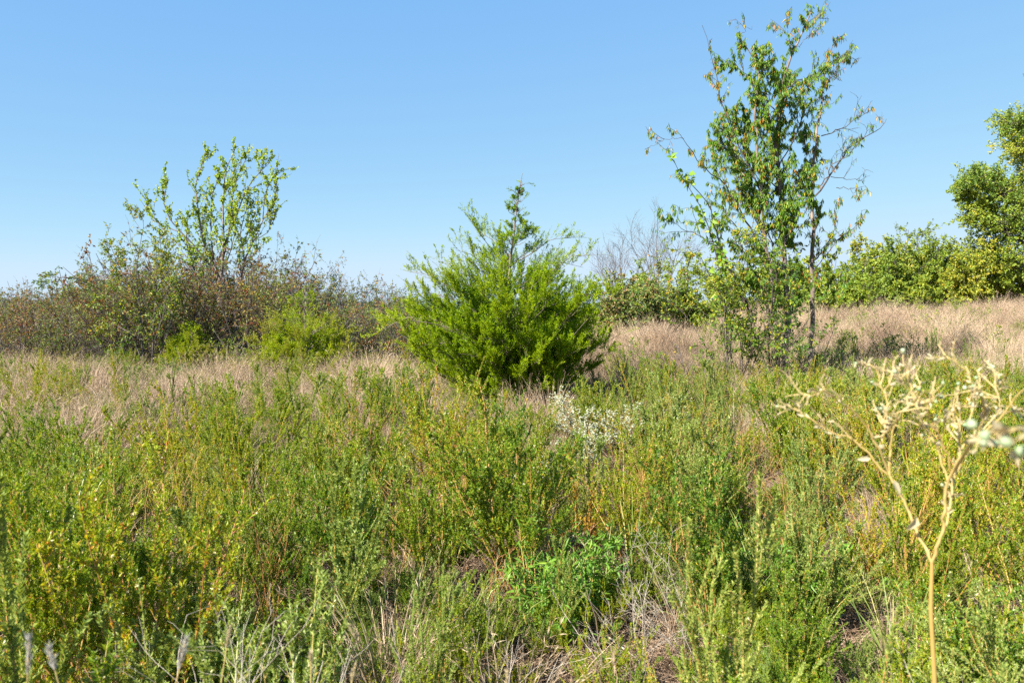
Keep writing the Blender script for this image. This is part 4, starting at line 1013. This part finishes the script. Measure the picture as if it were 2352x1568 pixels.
weed_thing('tall_mid_weed', 850, 5.6, 1.18, 911, 'tall yellow green weed with orange stems left of the feathery weed', dict(n=9, spread=.42, branchy=11, gold=.22))

def ragweed(px, d, h, seed, label):
    rng = np.random.default_rng(seed); root = thing('ragweed', ft(px, d), label, 'weed', None)
    st, fo = Acc(), Acc(); n = 15; az = rng.uniform(0, 6.28, n); s_ = rng.uniform(.05, .65, n)
    P = np.stack([.12 * np.cos(az) * rng.random(n), .12 * np.sin(az) * rng.random(n), 0 * az], 1)
    A = grow(P, np.stack([np.cos(az) * s_, np.sin(az) * s_, np.ones(n)], 1), h * rng.uniform(.6, 1.05, n), 7, .08, (0, 0, .15), rng); st.tubes(A, taper(.004, .0015, n, 8), 4, .8)
    P2, D2, i2, t2 = kids(A, 7, .15, .95, .5, 1, rng, up=.15); B = grow(P2, D2, h * rng.uniform(.12, .3, len(i2)), 4, .08, (0, 0, .1), rng); st.tubes(B, taper(.0018, .0008, len(B), 5), 3, .9)
    for arr, k, sz, w in ((A, 26, .055, .2), (B, 12, .045, .22)):
        idx = np.repeat(np.arange(len(arr)), k); Q, T = on_branch(arr, idx, rng.uniform(.1, 1, len(idx)))
        d_ = unit(T * .3 + rng.normal(0, .6, T.shape) + np.array([0, 0, -.15])); l = sz * rng.uniform(.5, 1.4, len(Q))
        fo.leaves(Q, d_, rng.normal(0, .5, Q.shape) + np.array([0, 0, 1]), l, l * w, np.clip(rng.normal(.45, .2, len(Q)), 0, 1), broad=True)
    idx = np.repeat(np.arange(len(B)), 22); Q, T = on_branch(B, idx, rng.uniform(.3, 1, len(idx)))
    fo.leaves(Q, unit(T * .4 + rng.normal(0, .7, T.shape)), rng.normal(0, 1, Q.shape), .008, .006, rng.uniform(.4, 1, len(Q)))
    st.build('stems', M['stem_green'], root); fo.build('foliage', M['ragweed'], root)
ragweed(1265, 3.65, .60, 921, 'bright green ragweed with lance leaves, largest at bottom centre')
ragweed(1350, 3.95, .52, 922, 'bright green ragweed at the right of the largest ragweed')
ragweed(985, 4.6, .50, 923, 'bright green ragweed left of the brown stemmed weed')
ragweed(1780, 3.9, .55, 924, 'bright green ragweed right of the blurred tall wands')

def aster(px, d, h, w, seed, label, nf=9):
    rng = np.random.default_rng(seed); root = thing('white_aster', ft(px, d), label, 'wildflower')
    st, fo, fl = Acc(), Acc(), Acc(); n = 14; az = rng.uniform(0, 6.28, n); s_ = rng.uniform(.1, 1.0, n) * w / h
    A = grow(np.zeros((n, 3)), np.stack([np.cos(az) * s_, np.sin(az) * s_, np.ones(n)], 1), h * rng.uniform(.75, 1.1, n), 7, .08, (0, 0, 0), rng); st.tubes(A, taper(.003, .0012, n, 8), 3, .3)
    P2, D2, i2, t2 = kids(A, 8, .4, 1, .4, .9, rng, up=.5); B = grow(P2, D2, h * rng.uniform(.12, .28, len(i2)), 4, .1, (0, 0, .2), rng); st.tubes(B, taper(.0016, .0008, len(B), 5), 3, .3)
    idx = np.repeat(np.arange(len(B)), 12); Q, T = on_branch(B, idx, rng.random(len(idx))); fo.leaves(Q, unit(T + rng.normal(0, .6, T.shape)), rng.normal(0, 1, Q.shape), .02, .005, np.clip(rng.normal(.4, .2, len(Q)), 0, 1))
    idx = np.repeat(np.arange(len(B)), nf); C, T = on_branch(B, idx, rng.uniform(.45, 1, len(idx))); C = C + rng.normal(0, .012, C.shape); k = rng.random(len(C)) < .75; C = C[k]
    m = len(C); fn = unit(rng.normal(0, .45, (m, 3)) + np.array([-.2, -.3, .8])); a0 = unit(np.cross(fn, rng.normal(0, 1, fn.shape))); b0 = np.cross(fn, a0)
    for q in range(9):
        an = q * 2 * math.pi / 9; dd = a0 * math.cos(an) + b0 * math.sin(an) + fn * .2; fl.leaves(C, dd, fn, .0105, .0050, rng.uniform(0, 1, m))
    st.build('stems', M['stem_green'], root); fo.build('foliage', M['clover'], root); fl.build('flowers', M['flower'], root)
aster(1335, 7.9, .62, .38, 931, 'white flowering aster clump at the lower right of the large cedar', 11)
aster(1425, 7.6, .60, .34, 932, 'white flowering aster clump, right one of the pair by the cedar', 10)
aster(1365, 7.2, .50, .28, 935, 'lower white aster in front of the flowering pair', 9)
aster(1245, 5.6, .55, .14, 933, 'small white aster sprig right of the feathery weed', 7)
aster(1490, 7.4, .62, .18, 934, 'thin white aster sprig right of the flowering clumps', 3)

aster(1290, 8.6, .62, .2, 936, 'small white aster tuft against the dark foot of the cedar', 6)
aster(1560, 8.2, .6, .2, 937, 'faint white aster straggler farthest right of the flowering clumps', 3)

def dried_plant():
    rng = np.random.default_rng(941); zm = zmap(1666, 735, .5314, .5314); Y = 1.28
    foot = np.array([at(2145, 1568, Y)[0], Y, float(gz(1.1 * .7, Y)) - .03])
    root = thing('dried_spurge', foot, 'cream coloured dried branching stalk standing closest to the camera at right', 'dried plant')
    main = [(905, 1660), (905, 1560), (888, 1250), (893, 1050)]
    Bs = [([(893, 1050), (860, 970), (830, 920), (790, 820), (745, 730), (710, 670)], .05, .0042, .0034), ([(710, 670), (660, 550), (600, 440), (540, 380), (470, 340), (430, 300), (340, 330)], -.06, .003, .0012),
          ([(700, 665), (630, 590), (540, 510), (450, 480), (330, 400), (290, 375), (240, 400)], .05, .0026, .001), ([(710, 670), (712, 550), (700, 430), (690, 310), (650, 210), (580, 180)], .04, .003, .0012),
          ([(712, 560), (725, 480), (745, 400), (860, 350), (930, 320)], -.05, .0024, .001), ([(668, 550), (695, 430), (700, 420)], .0, .002, .0015), ([(690, 320), (720, 240), (770, 240)], .04, .0016, .0008),
          ([(893, 1050), (925, 960), (945, 830), (962, 695)], -.04, .0042, .0034), ([(905, 1010), (950, 900), (968, 790), (985, 690)], .05, .003, .0026), ([(962, 695), (915, 550), (860, 460), (830, 380), (800, 290), (780, 220)], .05, .003, .001),
          ([(962, 695), (1000, 620), (1070, 530), (1150, 450), (1240, 360), (1300, 290)], -.12, .0034, .0014), ([(985, 690), (960, 600), (930, 510), (870, 400), (830, 330), (740, 230)], -.05, .0026, .001), ([(990, 640), (1010, 570), (1010, 480), (980, 400)], .06, .0022, .001),
          ([(1010, 600), (1040, 500), (1060, 420), (1090, 330), (1060, 240), (1000, 170), (890, 160)], .08, .0022, .0009), ([(985, 690), (1030, 600), (1090, 500), (1180, 400), (1290, 380)], .10, .0026, .001), ([(930, 510), (950, 430), (1000, 380), (1060, 360)], -.03, .0018, .0008),
          ([(860, 460), (820, 430), (830, 350), (850, 260)], .03, .0018, .0008), ([(1150, 450), (1190, 380), (1170, 290), (1190, 260)], .05, .0018, .0008), ([(1090, 500), (1120, 400), (1100, 320), (1060, 290)], -.06, .0018, .0008)]
    st, lf, pd = Acc(), Acc(), []
    L = limb(main, Y, zm, 0, rng, 10); L[0] = foot; st.tubes(L - foot, np.linspace(.0040, .0032, 11), 8, .05)
    fine = []
    for p, dy, r0, r1 in Bs:
        L = limb(p, Y, zm, dy, rng, 14); L[1:-1] += rng.normal(0, .0016, (13, 3)); st.tubes(L - foot, np.linspace(r0, r1, 15) * rng.uniform(.8, 1.2, 15) * .62, 6, .45)
        if r0 < .0034: fine.append((L, r0))
    for L, r0 in fine:
        n = 8; P, D, ix, t = kids(L[None], n, .35, 1, .4, 1.0, rng, up=.2); A = grow(P, D, rng.uniform(.015, .06, n), 5, .2, (0, 0, .1), rng); st.tubes(A - foot, taper(.0012, .0007, n, 6), 4, .8)
        for arr, k, sz in ((L[None], 10, .012), (A, 4, .008)):
            idx = np.repeat(np.arange(len(arr)), k); Q, T = on_branch(arr, idx, rng.uniform(.15, 1, len(idx)))
            d = unit(T * .8 + rng.normal(0, .6, T.shape)); l = sz * rng.uniform(.6, 1.5, len(Q)); lf.leaves(Q - foot, d, rng.normal(0, 1, Q.shape), l, l * .36, rng.random(len(Q)), broad=True, fold=.25)
        tips = np.concatenate([A[:, -1], L[-1:]]); pods(pd, tips[rng.random(len(tips)) < .3] - foot, .0030, rng)
    # a bigger dry leaf hanging at the lower fork
    q = at(*zm((800, 880)), Y) - foot; lf.leaves(q[None] + [[.010, 0, .012]], np.array([[-.5, 0, -.8]]), np.array([[.5, -1, .3]]), .028, .017, .5, broad=True, fold=.35)
    q = at(*zm((725, 690)), Y) - foot; lf.leaves(q[None], np.array([[.5, 0, -.9]]), np.array([[.1, -1, .2]]), .03, .010, .9, broad=True)
    q = at(*zm((628, 598)), Y) - foot; lf.leaves(q[None], np.array([[-1, 0, -.05]]), np.array([[.1, -1, .3]]), .022, .008, .9, broad=True)
    # a branch that comes towards the camera, with round green pods
    tgt = [at(*zm((990, 650)), Y), at(2235, 1010, 1.0), at(2290, 985, .72), at(2380, 985, .55)]
    L = resample(np.array(tgt), 12); st.tubes(L - foot, np.linspace(.003, .0012, 13), 6, .7)
    n = 12; P, D, ix, t = kids(L[None], n, .55, 1, .4, 1.2, rng, up=.1); A = grow(P, D, rng.uniform(.012, .035, n), 4, .15, (0, 0, 0), rng); st.tubes(A - foot, taper(.001, .0007, n, 5), 4, .8)
    idx = np.repeat(np.arange(n), 5); Q, T = on_branch(A, idx, rng.random(len(idx))); lf.leaves(Q - foot, unit(T + rng.normal(0, .7, T.shape)), rng.normal(0, 1, Q.shape), .012, .006, rng.random(len(Q)), broad=True)
    pods(pd, np.array([at(2232, 975, .60), at(2262, 1000, .58), at(2310, 1015, .56), at(2345, 1035, .56)]) - foot, .0042, rng); pods(pd, A[::3, -1] - foot, .0038, rng)
    st.build('stems', M['cream'], root); lf.build('dry_leaves', M['cream_leaf'], root); [q_.build('seed_pod', M['pod'], root) for q_ in pd]

def pods(acc, C, r, rng):
    """small three-lobed pods"""
    u = np.linspace(0, math.pi, 8); v = np.linspace(0, 2 * math.pi, 13)[:-1]
    for c in C:
        rr = r * rng.uniform(.8, 1.15); U, Vv = np.meshgrid(u, v, indexing='ij'); k = 1 + .16 * np.cos(3 * Vv + rng.uniform(0, 6))
        X = np.stack([rr * np.sin(U) * np.cos(Vv) * k, rr * np.sin(U) * np.sin(Vv) * k, rr * .9 * np.cos(U)], -1)
        ax = unit(rng.normal(0, 1, 3)); b = unit(np.cross(ax, [.3, .5, .8])); e = np.cross(ax, b); Rm = np.stack([b, e, ax]); X = X @ Rm + c
        i = np.arange(7)[:, None] * 12; j = np.arange(12)[None]; F = np.stack([i + j, i + (j + 1) % 12, i + 12 + (j + 1) % 12, i + 12 + j], -1).reshape(-1, 4)
        q_ = Acc(); q_.add(X.reshape(-1, 3), rng.uniform(0, .8), f4=F); acc.append(q_)
dried_plant()

def seed_stalk(px, py, d, seed, label, lean, fluffy=True, ln=.055):
    rng = np.random.default_rng(seed); top = at(px, py, d); f = np.array([top[0] - lean, d + rng.normal(0, .05), 0]); f[2] = float(gz(f[0], f[1])) - .02
    root = thing('fluffy_grass_stalk' if fluffy else 'dry_grass_stalk', f, label, 'grass stalk'); st, fl = Acc(), Acc()
    mid = (f + top) / 2 + np.array([-lean * .25, 0, .1]); L = resample(np.array([f, mid, top]), 10); L[:, 0] += np.sin(np.linspace(0, 3.1, 11)) * -lean * .15
    st.tubes(L - f, np.linspace(.0018, .001, 11), 4, .6); T = unit(L[-1] - L[-3])
    n = 130 if fluffy else 90; t = rng.random(n); Q = L[-1] - T * t[:, None] * ln
    dd = unit(T * 1.6 + rng.normal(0, .45, (n, 3))); l = rng.uniform(.008, .02, n) * (1 if fluffy else .7); fl.leaves(Q - f, dd, rng.normal(0, 1, Q.shape), l, .0010 if fluffy else .002, rng.uniform(.2, 1, n))
    st.build('stalk', M['cream'], root); fl.build('seed_head', M['fluff'] if fluffy else M['cream_leaf'], root)
seed_stalk(66, 1468, 1.12, 951, 'fluffy white seed head at the bottom left corner', .03)
seed_stalk(112, 1492, 1.2, 952, 'shorter fluffy seed head beside the corner one', -.14, ln=.035)
seed_stalk(428, 1470, 1.25, 953, 'fluffy white seed head in the tangle at bottom left of centre', .12, ln=.05)
seed_stalk(528, 1440, 1.5, 954, 'cream topped grass stalk right of the tangle at bottom left', .06, False, .04)
seed_stalk(714, 1500, 1.45, 955, 'thin tan grass stalk at the bottom left of centre', .0, False, .02)
seed_stalk(815, 1530, 1.4, 956, 'short tan grass tip leaning right at the bottom', .08, False, .03)
seed_stalk(1165, 1545, 1.4, 957, 'blurred tan grass tip at the bottom centre', .02, False, .03)

def dead_stalk(px, d, h, seed, label, lean=0.0, n=5, mat='twig_pale', r=.0020):
    rng = np.random.default_rng(seed); f = np.array(ft(px, d)); root = thing('dead_weed', f, label, 'dead weed', 'rusty dead weeds' if mat == 'stem_red' else None); st = Acc(); tw = st
    az = rng.uniform(0, 6.28, n); s_ = rng.uniform(.1, .5, n); A = grow(np.zeros((n, 3)), np.stack([np.cos(az) * s_ + lean, np.sin(az) * s_, np.ones(n)], 1), h * rng.uniform(.7, 1.1, n), 8, .05, (0, 0, 0), rng)
    st.tubes(A, taper(r, r * .45, n, 9), 5, .6); P, D, i, t = kids(A, 7, .3, 1, .4, .9, rng, up=.2); B = grow(P, D, h * rng.uniform(.1, .35, len(i)), 5, .07, (0, 0, 0), rng); tw.tubes(B, taper(r * .5, r * .25, len(B), 6), 3, .6)
    P, D, i, t = kids(B, 3, .3, 1, .4, .9, rng); C = grow(P, D, h * rng.uniform(.04, .12, len(i)), 3, .1, (0, 0, 0), rng); tw.tubes(C, taper(r * .3, r * .2, len(C), 4), 3, .6)
    st.build('stems', M[mat], root)
dead_stalk(470, 1.75, .80, 961, 'pale leafless dead weed tangled behind the middle seed head', .1, 6)
dead_stalk(150, 1.6, .72, 962, 'pale dead weed bent over at the bottom left corner', .35, 5)
dead_stalk(1150, 2.7, .62, 963, 'grey dead weed forking at the bottom of the trodden gap', -.05, 3)
dead_stalk(700, 1.9, .80, 964, 'thin pale dead weed standing in the near green weeds', 0, 3)
dead_stalk(1490, 3.1, .55, 965, 'tan dead weed leaning left at the right of the ragweed', -.5, 6)
dead_stalk(1640, 3.3, .7, 966, 'tan dead weed leaning by the blurred tall wands', -.4, 5)
dead_stalk(2290, 1.7, .72, 967, 'brownish dead weed right of the cream dried stalk', .2, 4)
for px_, d_, h_, sd_ in ((310, 4.4, .8, 1), (620, 3.6, .7, 2), (760, 5.2, .85, 3), (905, 4.3, .7, 4), (1020, 5.0, .75, 5), (1200, 5.0, .7, 6), (1290, 4.1, .45, 7), (1440, 5.4, .8, 8), (1545, 4.6, .75, 9),
                            (1700, 5.6, .8, 10), (1830, 4.4, .75, 11), (1960, 6.3, .85, 12), (2080, 4.0, .7, 13), (2230, 5.0, .8, 14), (180, 5.8, .9, 15), (480, 6.4, .8, 16), (1110, 3.9, .4, 17), (1620, 7.2, .8, 18)):
    dead_stalk(px_, d_, h_, 1000 + sd_, 'thin rusty brown dead weed standing among the green weeds', .12 * ((sd_ % 3) - 1), 4 + sd_ % 3, 'stem_red', .0021)
dead_stalk(1585, 12.6, 1.0, 968, 'grey crooked dead shoot left of the tall tree foot', .15, 3, 'twig_grey', .012)

def fallen_stick(p0, p1, r, seed, label):
    rng = np.random.default_rng(seed); a = np.array([(p0[0] - CX) / FPX * p0[1], p0[1], 0]); b = np.array([(p1[0] - CX) / FPX * p1[1], p1[1], 0])
    a[2] = float(gz(a[0], a[1])) + p0[2]; b[2] = float(gz(b[0], b[1])) + p1[2]; A = Acc(); L = resample(np.array([a, (a + b) / 2 + rng.normal(0, .012, 3), b]), 10) - a
    A.tubes(L, np.linspace(r, r * .55, 11), 6, .5); P, D, i, t = kids(L[None], 4, .3, .9, .4, .8, rng); A.tubes(grow(P, D, rng.uniform(.05, .18, 4), 4, .1, (0, 0, 0), rng), taper(r * .35, r * .15, 4, 5), 4, .5)
    o = A.build('fallen_stick', M['twig_pale']); o.location = a; tag(o, label, 'stick')
fallen_stick((1035, 4.35, .05), (1150, 4.1, .03), .0055, 971, 'pale straight dead stick lying on the litter in the trodden gap')
fallen_stick((1045, 4.05, .05), (1165, 3.95, .03), .0045, 972, 'thinner dead stick lying just below the pale straight stick')
fallen_stick((1020, 3.9, .12), (1120, 3.55, .02), .003, 973, 'thin fallen stalk slanting down across the trodden gap')
fallen_stick((1400, 3.5, .10), (1540, 3.2, .05), .004, 974, 'tan fallen stalk on the litter right of the ragweed')
